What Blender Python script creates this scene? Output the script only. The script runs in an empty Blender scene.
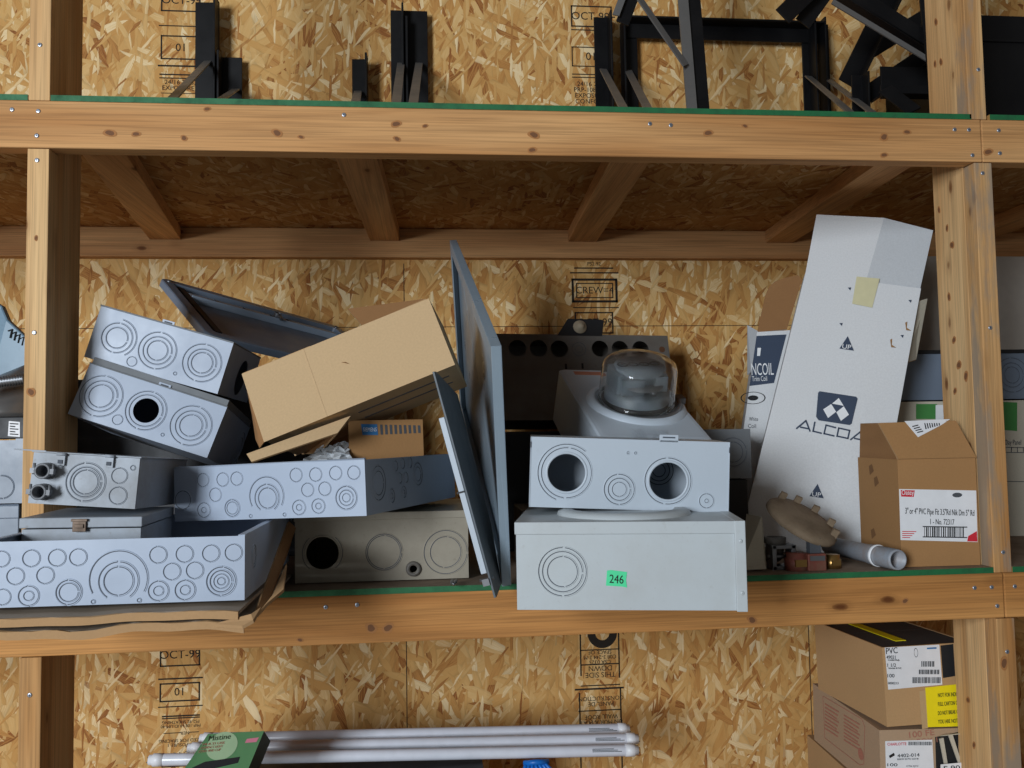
import bpy, bmesh, math, random
from math import sin, cos, pi
from mathutils import Vector, Matrix, Euler
random.seed(7)
SC = bpy.context.scene
COL = SC.collection

# ------------------------------------------------------------------ camera
FPX, YAW, PITCH, ROLL = 850.09, .0972, .0577, -.0168
EYE = Vector((.729, -1.6099, -.6265))
_f = Vector((sin(YAW)*cos(PITCH), cos(YAW)*cos(PITCH), sin(PITCH)))
_r0 = Vector((cos(YAW), -sin(YAW), 0)); _u0 = _r0.cross(_f)
_r = _r0*cos(ROLL)+_u0*sin(ROLL); _u = -_r0*sin(ROLL)+_u0*cos(ROLL)
cd = bpy.data.cameras.new('camera'); cam = bpy.data.objects.new('camera', cd); COL.objects.link(cam)
cd.sensor_fit = 'HORIZONTAL'; cd.sensor_width = 36; cd.lens = FPX/1024*36; cd.clip_start = .02
M4 = Matrix((( _r.x, _u.x, -_f.x, EYE.x), (_r.y, _u.y, -_f.y, EYE.y), (_r.z, _u.z, -_f.z, EYE.z), (0, 0, 0, 1)))
cam.matrix_world = M4
SC.camera = cam
def ray(x, y): return _f + _r*((x-512)/FPX) - _u*((y-384)/FPX)
def at(x, y, p0, n):            # measured point of the photograph on a real plane of the place
    d = ray(x, y); n = Vector(n); return EYE + d*((Vector(p0)-EYE).dot(n)/d.dot(n))
def atY(x, y, Y): return at(x, y, (0, Y, 0), (0, 1, 0))

# ------------------------------------------------------------------ materials
def newmat(name):
    m = bpy.data.materials.new(name); m.use_nodes = True
    nt = m.node_tree; b = nt.nodes['Principled BSDF']; return m, nt, b
def N(nt, t, **k):
    n = nt.nodes.new(t)
    for a, v in k.items():
        if a.startswith('_'): n.inputs[a[1:].replace('_', ' ')].default_value = v
        else: setattr(n, a, v)
    return n
def L(nt, a, b): nt.links.new(a, b)
def ramp(nt, stops, interp='LINEAR'):
    n = nt.nodes.new('ShaderNodeValToRGB'); e = n.color_ramp.elements; n.color_ramp.interpolation = interp
    while len(e) < len(stops): e.new(.5)
    for k, (p, c) in enumerate(stops):
        e[k].position = p; e[k].color = (c[0], c[1], c[2], 1) if hasattr(c, '__len__') else (c, c, c, 1)
    return n
def mixc(nt, a, b, f, mode='MIX'):
    n = nt.nodes.new('ShaderNodeMix'); n.data_type = 'RGBA'; n.blend_type = mode
    for s, v in ((0, f), (6, a), (7, b)):
        if hasattr(v, 'links'): L(nt, v, n.inputs[s])
        else: n.inputs[s].default_value = v if s == 0 else (*v, 1)
    return n.outputs[2]
def srgb(r, g, b):
    f = lambda c: ((c/255+.055)/1.055)**2.4 if c > 10 else c/255/12.92
    return (f(r), f(g), f(b))

def paint(name, col, rough=.42, dirt=.12, metallic=0., dcol=None, scale=9., spec=.5):
    m, nt, b = newmat(name)
    tc = N(nt, 'ShaderNodeTexCoord')
    n1 = N(nt, 'ShaderNodeTexNoise', _Scale=scale, _Detail=6., _Roughness=.65); L(nt, tc.outputs['Object'], n1.inputs['Vector'])
    r = ramp(nt, [(.42, 0), (.75, 1)]); L(nt, n1.outputs['Fac'], r.inputs[0])
    n2 = N(nt, 'ShaderNodeTexNoise', _Scale=scale*14, _Detail=3.); L(nt, tc.outputs['Object'], n2.inputs['Vector'])
    r2 = ramp(nt, [(.62, 0), (.72, 1)]); L(nt, n2.outputs['Fac'], r2.inputs[0])
    d = dcol or tuple(c*.62 for c in col)
    mu = N(nt, 'ShaderNodeMath', operation='MULTIPLY'); L(nt, r.outputs[0], mu.inputs[0]); mu.inputs[1].default_value = dirt*2
    c1 = mixc(nt, col, d, mu.outputs[0])
    mu2 = N(nt, 'ShaderNodeMath', operation='MULTIPLY'); L(nt, r2.outputs[0], mu2.inputs[0]); mu2.inputs[1].default_value = dirt*1.2
    c2 = mixc(nt, c1, d, mu2.outputs[0])
    L(nt, c2, b.inputs['Base Color'])
    rr = ramp(nt, [(.3, rough*.85), (.8, min(1, rough*1.35))]); L(nt, n1.outputs['Fac'], rr.inputs[0]); L(nt, rr.outputs[0], b.inputs['Roughness'])
    b.inputs['Metallic'].default_value = metallic; b.inputs['Specular IOR Level'].default_value = spec
    return m

def plain(name, col, rough=.6, metallic=0.):
    m, nt, b = newmat(name)
    tc = N(nt, 'ShaderNodeTexCoord'); n1 = N(nt, 'ShaderNodeTexNoise', _Scale=40., _Detail=3.); L(nt, tc.outputs['Object'], n1.inputs['Vector'])
    c = mixc(nt, tuple(x*.9 for x in col), tuple(min(1, x*1.08) for x in col), n1.outputs['Fac']); L(nt, c, b.inputs['Base Color'])
    b.inputs['Roughness'].default_value = rough; b.inputs['Metallic'].default_value = metallic
    return m

def card(name, col, corr=('X', 150.), dirt=.25, stain=None):
    m, nt, b = newmat(name)
    tc = N(nt, 'ShaderNodeTexCoord')
    n1 = N(nt, 'ShaderNodeTexNoise', _Scale=7., _Detail=6., _Roughness=.6); L(nt, tc.outputs['Object'], n1.inputs['Vector'])
    n2 = N(nt, 'ShaderNodeTexNoise', _Scale=260., _Detail=2.); L(nt, tc.outputs['Object'], n2.inputs['Vector'])
    r1 = ramp(nt, [(.35, 0), (.75, 1)]); L(nt, n1.outputs['Fac'], r1.inputs[0])
    mu = N(nt, 'ShaderNodeMath', operation='MULTIPLY'); L(nt, r1.outputs[0], mu.inputs[0]); mu.inputs[1].default_value = dirt
    c = mixc(nt, col, stain or tuple(x*.6 for x in col), mu.outputs[0])
    c = mixc(nt, c, tuple(x*.8 for x in col), n2.outputs['Fac'])
    w = N(nt, 'ShaderNodeTexWave', bands_direction=corr[0], _Scale=corr[1], _Distortion=.6, _Detail=1.); L(nt, tc.outputs['Object'], w.inputs['Vector'])
    wr = ramp(nt, [(0, .93), (1, 1)]); L(nt, w.outputs['Fac'], wr.inputs[0])
    c = mixc(nt, c, wr.outputs[0], 1., 'MULTIPLY')
    L(nt, c, b.inputs['Base Color']); b.inputs['Roughness'].default_value = .85; b.inputs['Specular IOR Level'].default_value = .2
    bp = N(nt, 'ShaderNodeBump', _Strength=.12, _Distance=.0006); L(nt, w.outputs['Fac'], bp.inputs['Height']); L(nt, bp.outputs[0], b.inputs['Normal'])
    return m

def wood(name, axis, light, dark, seed=0., knots=True, grain=1.):
    m, nt, b = newmat(name)
    tc = N(nt, 'ShaderNodeTexCoord')
    k = {'X': 0, 'Y': 1, 'Z': 2}[axis]
    def sc(along, across):
        v = [across]*3; v[k] = along
        mp = N(nt, 'ShaderNodeMapping'); mp.inputs['Scale'].default_value = v; mp.inputs['Location'].default_value = (seed, seed*1.7, seed*.6)
        L(nt, tc.outputs['Object'], mp.inputs['Vector']); return mp.outputs[0]
    wob = N(nt, 'ShaderNodeTexNoise', _Scale=2.2, _Detail=2.); L(nt, sc(1.5, 6), wob.inputs['Vector'])
    def n(vec, scale, detail):
        q = N(nt, 'ShaderNodeTexNoise', _Scale=scale, _Detail=detail, _Distortion=.3); L(nt, vec, q.inputs['Vector']); return q.outputs['Fac']
    big = n(sc(1.2, 16), 1., 5.); fine = n(sc(5., 330), 1., 3.); mid = n(sc(2.2, 80), 1., 4.)
    r = ramp(nt, [(.3, dark), (.52, tuple((a+c)/2 for a, c in zip(light, dark))), (.72, light)]); L(nt, big, r.inputs[0])
    rm = ramp(nt, [(.35, .84), (.6, 1.02)]); L(nt, mid, rm.inputs[0])
    c = mixc(nt, r.outputs[0], rm.outputs[0], .75*grain, 'MULTIPLY')
    rf = ramp(nt, [(.36, .6), (.55, 1.03)]); L(nt, fine, rf.inputs[0])
    c = mixc(nt, c, rf.outputs[0], .55*grain, 'MULTIPLY')
    if knots:
        v = N(nt, 'ShaderNodeTexVoronoi', _Scale=1., _Randomness=1.); L(nt, sc(9, 20), v.inputs['Vector'])
        nn = N(nt, 'ShaderNodeTexNoise', _Scale=40., _Detail=3.); L(nt, tc.outputs['Object'], nn.inputs['Vector'])
        ma = N(nt, 'ShaderNodeMath', operation='MULTIPLY_ADD'); L(nt, nn.outputs['Fac'], ma.inputs[0]); ma.inputs[1].default_value = .10; L(nt, v.outputs['Distance'], ma.inputs[2])
        gate = N(nt, 'ShaderNodeSeparateColor'); L(nt, v.outputs['Color'], gate.inputs[0])
        gr = ramp(nt, [(.80, 0), (.84, 1)]); L(nt, gate.outputs[0], gr.inputs[0])
        kr = ramp(nt, [(.11, 1), (.17, .7), (.20, .25), (.36, 0)]); L(nt, ma.outputs[0], kr.inputs[0])
        kk = N(nt, 'ShaderNodeMath', operation='MULTIPLY'); L(nt, kr.outputs[0], kk.inputs[0]); L(nt, gr.outputs[0], kk.inputs[1])
        c = mixc(nt, c, tuple(x*y for x, y in zip(dark, (.35, .28, .25))), kk.outputs[0])
    L(nt, c, b.inputs['Base Color']); b.inputs['Roughness'].default_value = .72; b.inputs['Specular IOR Level'].default_value = .25
    bp = N(nt, 'ShaderNodeBump', _Strength=.15, _Distance=.001); L(nt, fine, bp.inputs['Height']); L(nt, bp.outputs[0], b.inputs['Normal'])
    return m

def weather(m, axis):
    nt = m.node_tree; b = nt.nodes['Principled BSDF']; src = b.inputs['Base Color'].links[0].from_socket
    tc = N(nt, 'ShaderNodeTexCoord'); mp = N(nt, 'ShaderNodeMapping'); mp.inputs['Scale'].default_value = (14, 14, 3.2); mp.inputs['Location'].default_value = (.3, .8, .55)
    L(nt, tc.outputs['Object'], mp.inputs['Vector']); n = N(nt, 'ShaderNodeTexNoise', _Scale=1., _Detail=6., _Roughness=.6); L(nt, mp.outputs[0], n.inputs['Vector'])
    r = ramp(nt, [(.47, 0), (.56, .8)]); L(nt, n.outputs['Fac'], r.inputs[0])
    L(nt, mixc(nt, src, srgb(146, 132, 116), r.outputs[0]), b.inputs['Base Color']); return m

def osb(name, plane, tint=(1, 1, 1), seed=0., sat=1.):
    m, nt, b = newmat(name)
    tc = N(nt, 'ShaderNodeTexCoord'); sp = N(nt, 'ShaderNodeSeparateXYZ'); L(nt, tc.outputs['Object'], sp.inputs[0])
    cb = N(nt, 'ShaderNodeCombineXYZ'); L(nt, sp.outputs[plane[0]], cb.inputs[0]); L(nt, sp.outputs[plane[1]], cb.inputs[1])
    wn = N(nt, 'ShaderNodeTexNoise', _Scale=22., _Detail=3., noise_dimensions='2D'); L(nt, cb.outputs[0], wn.inputs['Vector'])
    off = N(nt, 'ShaderNodeVectorMath', operation='MULTIPLY_ADD'); L(nt, wn.outputs['Color'], off.inputs[0]); off.inputs[1].default_value = (.006, .006, 0); L(nt, cb.outputs[0], off.inputs[2])
    stops = [(.0, srgb(150, 92, 46)), (.06, srgb(186, 130, 70)), (.25, srgb(206, 154, 88)), (.6, srgb(216, 170, 104)), (.82, srgb(226, 186, 124)), (1., srgb(246, 220, 172))]
    stops = [(p, tuple(x*t for x, t in zip(c, tint))) for p, c in stops]
    cur = None; hgt = None
    lay = [(12, 26, 9, 0.), (105, 24, 8, .40), (64, 30, 10, .45), (140, 30, 9, .52), (84, 36, 10, .50), (30, 34, 10, .62), (98, 52, 12, .62), (70, 44, 11, .66), (118, 60, 14, .72), (155, 56, 13, .80), (88, 120, 16, .82), (50, 130, 18, .86)]
    for k, (ang, sx, sy, th) in enumerate(lay):
        mp = N(nt, 'ShaderNodeMapping'); mp.vector_type = 'TEXTURE'
        mp.inputs['Rotation'].default_value = (0, 0, math.radians(ang)); mp.inputs['Scale'].default_value = (1/sy, 1/sx, 1)
        mp.inputs['Location'].default_value = (seed+k*3.3, seed*2+k*1.1, 0)
        L(nt, off.outputs[0], mp.inputs['Vector'])
        v = N(nt, 'ShaderNodeTexVoronoi', voronoi_dimensions='2D', _Scale=1., _Randomness=1.); L(nt, mp.outputs[0], v.inputs['Vector'])
        s = N(nt, 'ShaderNodeSeparateColor'); L(nt, v.outputs['Color'], s.inputs[0])
        st = N(nt, 'ShaderNodeMapping'); st.inputs['Scale'].default_value = (1.6, 9, 1); L(nt, mp.outputs[0], st.inputs['Vector'])
        fn = N(nt, 'ShaderNodeTexNoise', noise_dimensions='2D', _Scale=1., _Detail=2.); L(nt, st.outputs[0], fn.inputs['Vector'])
        ad = N(nt, 'ShaderNodeMath', operation='MULTIPLY_ADD'); L(nt, fn.outputs['Fac'], ad.inputs[0]); ad.inputs[1].default_value = .34
        sb = N(nt, 'ShaderNodeMath', operation='SUBTRACT'); L(nt, s.outputs[0], sb.inputs[0]); sb.inputs[1].default_value = .17; L(nt, sb.outputs[0], ad.inputs[2])
        rp = ramp(nt, stops); L(nt, ad.outputs[0], rp.inputs[0])
        eg = ramp(nt, [(.5, 1.), (.85, .80)]); L(nt, v.outputs['Distance'], eg.inputs[0])
        rpo = mixc(nt, rp.outputs[0], eg.outputs[0], 1., 'MULTIPLY')
        if cur is None: cur = rpo; hgt = s.outputs[2]
        else:
            gt = ramp(nt, [(th, 0), (th+.015, 1)]); L(nt, s.outputs[1], gt.inputs[0])
            cur = mixc(nt, cur, rpo, gt.outputs[0])
            hm = N(nt, 'ShaderNodeMix'); L(nt, gt.outputs[0], hm.inputs[0]); L(nt, hgt, hm.inputs[2]); L(nt, s.outputs[2], hm.inputs[3]); hgt = hm.outputs[0]
    L(nt, cur, b.inputs['Base Color']); b.inputs['Roughness'].default_value = .75; b.inputs['Specular IOR Level'].default_value = .25
    bp = N(nt, 'ShaderNodeBump', _Strength=.35, _Distance=.0012); L(nt, hgt, bp.inputs['Height']); L(nt, bp.outputs[0], b.inputs['Normal'])
    return m

MT = {}
MT['osb'] = osb('osb_wall', (0, 2))
MT['osb_deck'] = osb('osb_deck', (0, 1), (.62, .52, .44), 5.)
LT, DKW = srgb(222, 172, 116), srgb(182, 128, 76)
MT['beam'] = wood('lumber_beam', 'X', LT, DKW, 1.)
MT['beam2'] = wood('lumber_beam_low', 'X', srgb(206, 148, 86), srgb(160, 104, 52), 4.3)
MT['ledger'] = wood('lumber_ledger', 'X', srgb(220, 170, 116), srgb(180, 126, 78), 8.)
MT['post'] = wood('lumber_post', 'Z', srgb(228, 190, 138), srgb(188, 138, 84), 2.)
MT['postw'] = weather(wood('lumber_post_weathered', 'Z', srgb(222, 180, 126), srgb(176, 124, 72), 6.), 'Z')
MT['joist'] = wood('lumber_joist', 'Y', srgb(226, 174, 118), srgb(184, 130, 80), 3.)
MT['green'] = paint('green_edge_paint', srgb(28, 104, 60), .6, .35, dcol=srgb(20, 62, 40), scale=30)
GREY = srgb(166, 178, 196)
MT['grey'] = paint('grey_enamel', GREY, .4, .10)
MT['greyold'] = paint('grey_enamel_worn', srgb(154, 162, 172), .5, .28, dcol=srgb(120, 112, 100))
MT['greyshade'] = paint('grey_enamel_shaded', srgb(110, 114, 118), .55, .2)  # darker copy of grey enamel: shade on small box and cover put in
MT['blue'] = paint('blue_grey_enamel', srgb(112, 124, 140), .35, .15)
MT['pale'] = paint('pale_grey_enamel', srgb(184, 194, 204), .38, .07)
MT['pale2'] = paint('pale_putty_grey_enamel', srgb(182, 189, 192), .4, .14, dcol=srgb(150, 148, 140))
MT['tan'] = paint('taupe_enamel', srgb(158, 150, 134), .42, .22, dcol=srgb(112, 100, 84))
MT['dkgrey'] = paint('old_dark_grey_enamel', srgb(104, 100, 95), .5, .3, dcol=srgb(80, 66, 50))
MT['panel'] = paint('panel_grey', srgb(140, 156, 168), .3, .12)
MT['black'] = paint('black_steel', srgb(15, 15, 17), .42, .2, dcol=srgb(30, 29, 29), spec=.25)
MT['blackgrey'] = paint('worn_steel_strut', srgb(96, 94, 92), .45, .25)
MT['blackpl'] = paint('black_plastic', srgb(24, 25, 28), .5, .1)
MT['shadowbox'] = paint('gap_shade_grey', srgb(52, 53, 56), .55, .3)
MT['castzinc'] = paint('cast_zinc', srgb(120, 122, 126), .5, .35, metallic=.3)
MT['dustdeck'] = paint('dusty_shelf_board', srgb(138, 118, 98), .9, .4, dcol=srgb(108, 86, 66), scale=14)
MT['groove'] = plain('punched_groove', srgb(70, 76, 86), .7)
MT['zinc'] = paint('zinc_steel', srgb(140, 142, 146), .38, .3, metallic=.85)
MT['screw'] = plain('screw_steel', srgb(180, 185, 195), .35, .8)
MT['brass'] = plain('brass', srgb(170, 135, 80), .35, .9)
KR = srgb(200, 160, 114)
MT['kraft'] = card('kraft_card', KR)
MT['kraft2'] = card('kraft_card_brown', srgb(178, 134, 88), ('X', 140.), .3)
MT['kraft3'] = card('kraft_card_tan', srgb(210, 178, 136), ('X', 140.), .12)
MT['kraftin'] = card('kraft_card_inside', srgb(158, 116, 76), ('X', 160.), .3)
MT['tray'] = card('dusty_card', srgb(176, 160, 142), ('X', 120.), .5, srgb(120, 104, 88))
MT['edge'] = card('card_edge', srgb(188, 150, 108), ('X', 220.), .4)
MT['wcard'] = card('white_card', srgb(226, 228, 230), ('X', 150.), .12, srgb(200, 196, 188))
MT['wcardg'] = card('white_card_shaded', srgb(208, 212, 216), ('X', 150.), .1, srgb(190, 188, 184))  # darker white card: shade of the turned flaps put into the colour
MT['creamcard'] = card('cream_card', srgb(206, 198, 180), ('X', 150.), .2)
MT['navy'] = plain('navy_ink', srgb(48, 62, 84), .7)
MT['ink'] = plain('black_ink', srgb(24, 24, 26), .8)
MT['stamp'] = plain('mill_stamp_ink', srgb(40, 34, 28), .9)
MT['red'] = plain('red_ink', srgb(206, 40, 56), .6)
MT['pink'] = plain('faded_red_ink', srgb(170, 112, 92), .8)
MT['white'] = plain('white_label', srgb(232, 233, 236), .55)
MT['whiteink'] = plain('white_ink', srgb(228, 230, 232), .7)
MT['yellow'] = plain('yellow_label', srgb(246, 226, 20), .5)
MT['tapegreen'] = plain('green_tape', srgb(72, 214, 150), .6)
MT['oldtape'] = plain('yellowed_tape', srgb(206, 200, 160), .5)
MT['tape'] = plain('packing_tape', srgb(190, 160, 118), .3)
MT['bluelogo'] = plain('blue_ink', srgb(52, 116, 170), .7)
MT['slateink'] = plain('slate_ink', srgb(74, 78, 84), .8)
MT['greenink'] = plain('green_ink', srgb(66, 132, 66), .7)
MT['tube'] = plain('white_tube_glass', srgb(222, 226, 236), .25)
MT['tubecap'] = plain('white_plastic', srgb(236, 238, 242), .4)
MT['bluestrap'] = plain('blue_plastic', srgb(20, 110, 200), .4)
MT['pipe'] = paint('grey_plastic_pipe', srgb(150, 158, 168), .45, .35, dcol=srgb(140, 110, 84), scale=22)
MT['pipein'] = plain('pipe_inside', srgb(150, 156, 164), .5)
MT['dusty'] = paint('dust_covered_plate', srgb(138, 120, 98), .9, .4, dcol=srgb(100, 82, 62), scale=16)
MT['dustred'] = paint('dusty_red_plastic', srgb(120, 62, 50), .6, .35, dcol=srgb(110, 90, 70), scale=30)
MT['pack'] = plain('green_print', srgb(88, 134, 90), .4)
MT['packdark'] = plain('dark_green_print', srgb(46, 60, 38), .5)
MT['packoval'] = plain('pale_green_print', srgb(158, 184, 146), .4)
MT['register'] = paint('meter_register_grey', srgb(118, 128, 136), .4, .2)
def glassmat(name, col, rough, alpha_dust=.0):
    m, nt, b = newmat(name)
    b.inputs['Base Color'].default_value = (*col, 1); b.inputs['Roughness'].default_value = rough
    b.inputs['Transmission Weight'].default_value = 1.; b.inputs['IOR'].default_value = 1.3
    if alpha_dust:
        tc = N(nt, 'ShaderNodeTexCoord'); n1 = N(nt, 'ShaderNodeTexNoise', _Scale=18., _Detail=5.); L(nt, tc.outputs['Object'], n1.inputs['Vector'])
        sp = N(nt, 'ShaderNodeSeparateXYZ'); L(nt, tc.outputs['Object'], sp.inputs[0])
        r = ramp(nt, [(.4, .02), (.75, alpha_dust)]); L(nt, n1.outputs['Fac'], r.inputs[0])
        ds = N(nt, 'ShaderNodeBsdfDiffuse'); ds.inputs[0].default_value = (*srgb(170, 165, 155), 1)
        mx = N(nt, 'ShaderNodeMixShader'); L(nt, r.outputs[0], mx.inputs[0]); L(nt, b.outputs[0], mx.inputs[1]); L(nt, ds.outputs[0], mx.inputs[2])
        L(nt, mx.outputs[0], nt.nodes['Material Output'].inputs['Surface'])
    return m
MT['glass'] = glassmat('meter_glass', (.97, .98, .98), .03, .10)
MT['film'] = plain('crumpled_clear_film', srgb(190, 194, 198), .25)

# ------------------------------------------------------------------ mesh building
class MB:
    def __init__(s): s.bm = bmesh.new(); s.mats = []
    def mi(s, m):
        if m is None: return 0
        if m not in s.mats: s.mats.append(m)
        return s.mats.index(m)
    def face(s, vs, m=None, smooth=False):
        try: f = s.bm.faces.new([s.bm.verts.new(v) for v in vs])
        except ValueError: return
        f.material_index = s.mi(m); f.smooth = smooth; return f
    def box(s, lo, hi, m=None, X=None, fm=None):
        x0, y0, z0 = lo; x1, y1, z1 = hi
        c = [Vector(p) for p in ((x0,y0,z0),(x1,y0,z0),(x1,y1,z0),(x0,y1,z0),(x0,y0,z1),(x1,y0,z1),(x1,y1,z1),(x0,y1,z1))]
        return s.hexa(c, m, X, fm)
    def hexa(s, c, m=None, X=None, fm=None):
        if X is not None: c = [X @ Vector(v) for v in c]
        v = [s.bm.verts.new(p) for p in c]
        for k, ix in enumerate(((0,1,5,4),(1,2,6,5),(2,3,7,6),(3,0,4,7),(4,5,6,7),(3,2,1,0))):
            f = s.bm.faces.new([v[i] for i in ix]); f.material_index = s.mi((fm or {}).get(k, m))
    def prism(s, pts, vec, m=None, m_side=None):     # polygon (3-D points) extruded along vec
        vec = Vector(vec); pts = [Vector(p) for p in pts]
        a = [s.bm.verts.new(p) for p in pts]; b = [s.bm.verts.new(p+vec) for p in pts]
        n = len(pts)
        f = s.bm.faces.new(a); f.material_index = s.mi(m)
        f = s.bm.faces.new(b[::-1]); f.material_index = s.mi(m)
        for i in range(n):
            f = s.bm.faces.new((a[i], b[i], b[(i+1) % n], a[(i+1) % n])); f.material_index = s.mi(m_side or m)
    def lathe(s, prof, X=None, seg=32, m=None, smooth=True, a0=0., a1=2*pi):   # profile (r, z) about local Z
        full = abs(a1-a0-2*pi) < 1e-6; n = seg if full else seg+1
        rings = []
        for r, z in prof:
            rings.append([s.bm.verts.new((X or Matrix()) @ Vector((r*cos(a0+(a1-a0)*k/seg), r*sin(a0+(a1-a0)*k/seg), z))) for k in range(n)])
        for p in range(len(prof)-1):
            for k in range(seg):
                j = (k+1) % n
                try: f = s.bm.faces.new((rings[p][k], rings[p][j], rings[p+1][j], rings[p+1][k]))
                except ValueError: continue
                f.material_index = s.mi(m); f.smooth = smooth
        return rings
    def cap(s, ring, m=None):
        f = s.bm.faces.new(ring); f.material_index = s.mi(m)
    def tube(s, pts, r, m=None, seg=10, caps=True):
        pts = [Vector(p) for p in pts]; rings = []; prev = None
        for i, p in enumerate(pts):
            t = (pts[min(i+1, len(pts)-1)]-pts[max(i-1, 0)]).normalized()
            if prev is None: a = t.orthogonal().normalized()
            else:
                a = (prev-t*prev.dot(t)).normalized()
            prev = a; b = t.cross(a); rr = r[i] if hasattr(r, '__len__') else r
            rings.append([s.bm.verts.new(p+a*rr*cos(2*pi*k/seg)+b*rr*sin(2*pi*k/seg)) for k in range(seg)])
        for i in range(len(pts)-1):
            for k in range(seg):
                f = s.bm.faces.new((rings[i][k], rings[i][(k+1) % seg], rings[i+1][(k+1) % seg], rings[i+1][k])); f.material_index = s.mi(m); f.smooth = True
        if caps:
            s.cap(rings[0][::-1], m); s.cap(rings[-1], m)
    def plate(s, P, U, V, w, h, holes, t, m=None, seg=32):
        """sheet w x h at P along unit U, V with round holes (u, v, r), thickness t against U x V"""
        P, U, V = Vector(P), Vector(U), Vector(V); W = U.cross(V)
        bm2 = bmesh.new(); loops = [[(0, 0), (w, 0), (w, h), (0, h)]]
        for (u, v, r) in holes: loops.append([(u+r*cos(2*pi*k/seg), v+r*sin(2*pi*k/seg)) for k in range(seg)])
        ed = []
        for lp in loops:
            vs = [bm2.verts.new((a, b, 0)) for a, b in lp]
            for k in range(len(vs)): ed.append(bm2.edges.new((vs[k], vs[(k+1) % len(vs)])))
        bmesh.ops.triangle_fill(bm2, edges=ed, use_beauty=True)
        bm2.verts.index_update()
        co = [v.co.copy() for v in bm2.verts]
        fr = [s.bm.verts.new(P+U*c.x+V*c.y) for c in co]; bk = [s.bm.verts.new(P+U*c.x+V*c.y-W*t) for c in co]
        for f in bm2.faces:
            ix = [v.index for v in f.verts]
            if f.normal.z < 0: ix = ix[::-1]
            a = s.bm.faces.new([fr[i] for i in ix]); b = s.bm.faces.new([bk[i] for i in ix[::-1]]); a.material_index = b.material_index = s.mi(m)
        o = 0
        for lp in loops:
            n = len(lp)
            for k in range(n):
                i, j = o+k, o+(k+1) % n
                f = s.bm.faces.new((fr[i], bk[i], bk[j], fr[j])); f.material_index = s.mi(m)
            o += n
        bm2.free()
    def build(s, name, m=None, parent=None, bevel=0., loc=None):
        me = bpy.data.meshes.new(name)
        bmesh.ops.remove_doubles(s.bm, verts=s.bm.verts, dist=1e-6)
        bmesh.ops.recalc_face_normals(s.bm, faces=s.bm.faces)
        s.bm.to_mesh(me); s.bm.free()
        mats = s.mats or []
        if None in mats: mats = [m if q is None else q for q in mats]
        if not mats and m: mats = [m]
        for q in mats: me.materials.append(q)
        o = bpy.data.objects.new(name, me); COL.objects.link(o)
        if parent is not None: o.parent = parent
        if loc is not None: o.location = loc
        if bevel:
            b = o.modifiers.new('bevel', 'BEVEL'); b.width = bevel; b.segments = 2; b.limit_method = 'ANGLE'; b.angle_limit = .6
        return o
# material index 0 must be the main material: register it first
def mb(m=None):
    q = MB()
    if m is not None: q.mats.append(m)
    return q

def tag(o, label, cat, group=None):
    o['label'] = label; o['category'] = cat
    if group: o['group'] = group
    return o
def thing(name, label, cat, loc=(0, 0, 0), rot=(0, 0, 0), group=None):
    o = bpy.data.objects.new(name, None); COL.objects.link(o); o.empty_display_size = .05
    o.location = loc; o.rotation_euler = rot
    return tag(o, label, cat, group)
def MW(o): return Matrix.Translation(o.location) @ o.rotation_euler.to_matrix().to_4x4()
def struct(o): o['kind'] = 'structure'; return o

def text_mesh(name, body, size, X, m, parent=None, align='CENTER', ext=.0002, sx=1., shear=0., bold=0.):
    cu = bpy.data.curves.new(name, 'FONT'); cu.body = body; cu.size = size; cu.align_x = align; cu.align_y = 'CENTER'; cu.extrude = ext; cu.shear = shear; cu.offset = bold
    cu.resolution_u = 3; cu.space_line = .9
    t = bpy.data.objects.new(name+'_curve', cu); COL.objects.link(t)
    dg = bpy.context.evaluated_depsgraph_get(); dg.update()
    me = bpy.data.meshes.new_from_object(t.evaluated_get(dg)); bpy.data.objects.remove(t); bpy.data.curves.remove(cu)
    me.materials.clear(); me.materials.append(m)
    me.transform(X @ Matrix.Diagonal((sx, 1, 1, 1)))
    o = bpy.data.objects.new(name, me); COL.objects.link(o)
    if parent is not None: o.parent = parent
    return o
def frame(P, U, V):            # 4x4 whose x = U, y = V, z = U x V
    U = Vector(U).normalized(); V = Vector(V); V = (V-U*V.dot(U)).normalized(); W = U.cross(V)
    return Matrix(((U.x, V.x, W.x, P[0]), (U.y, V.y, W.y, P[1]), (U.z, V.z, W.z, P[2]), (0, 0, 0, 1)))
FRONT = lambda x, z, y=0.: frame((x, y, z), (1, 0, 0), (0, 0, 1))       # faces -Y

# ------------------------------------------------------------------ the building and the shelving
DK = -.909            # top of the lower shelf board
b = mb(MT['osb']); b.box((-2.2, 1.0, -2.4), (4.4, 1.012, 1.7)); wall = struct(b.build('wall_back'))
# seams between the boards
for (x, z0, z1) in ((.652, -1.9, -.92), (.655, -.297, -.10), (1.906, -1.9, -.92), (.66, .0, 1.3)):
    b = mb(MT['stamp']); b.box((x-.0012, .9994, z0), (x+.0012, 1.0004, z1)); b.build('board_seam', None, wall)
b = mb(MT['stamp']); b.box((-2.2, .9994, -.2975), (4.4, 1.0004, -.2955)); b.build('board_seam', None, wall)
b = mb(plain('concrete', srgb(160, 152, 142), .9)); b.box((-4, -6, -2.44), (6, 1.0, -2.4)); struct(b.build('floor'))

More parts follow.
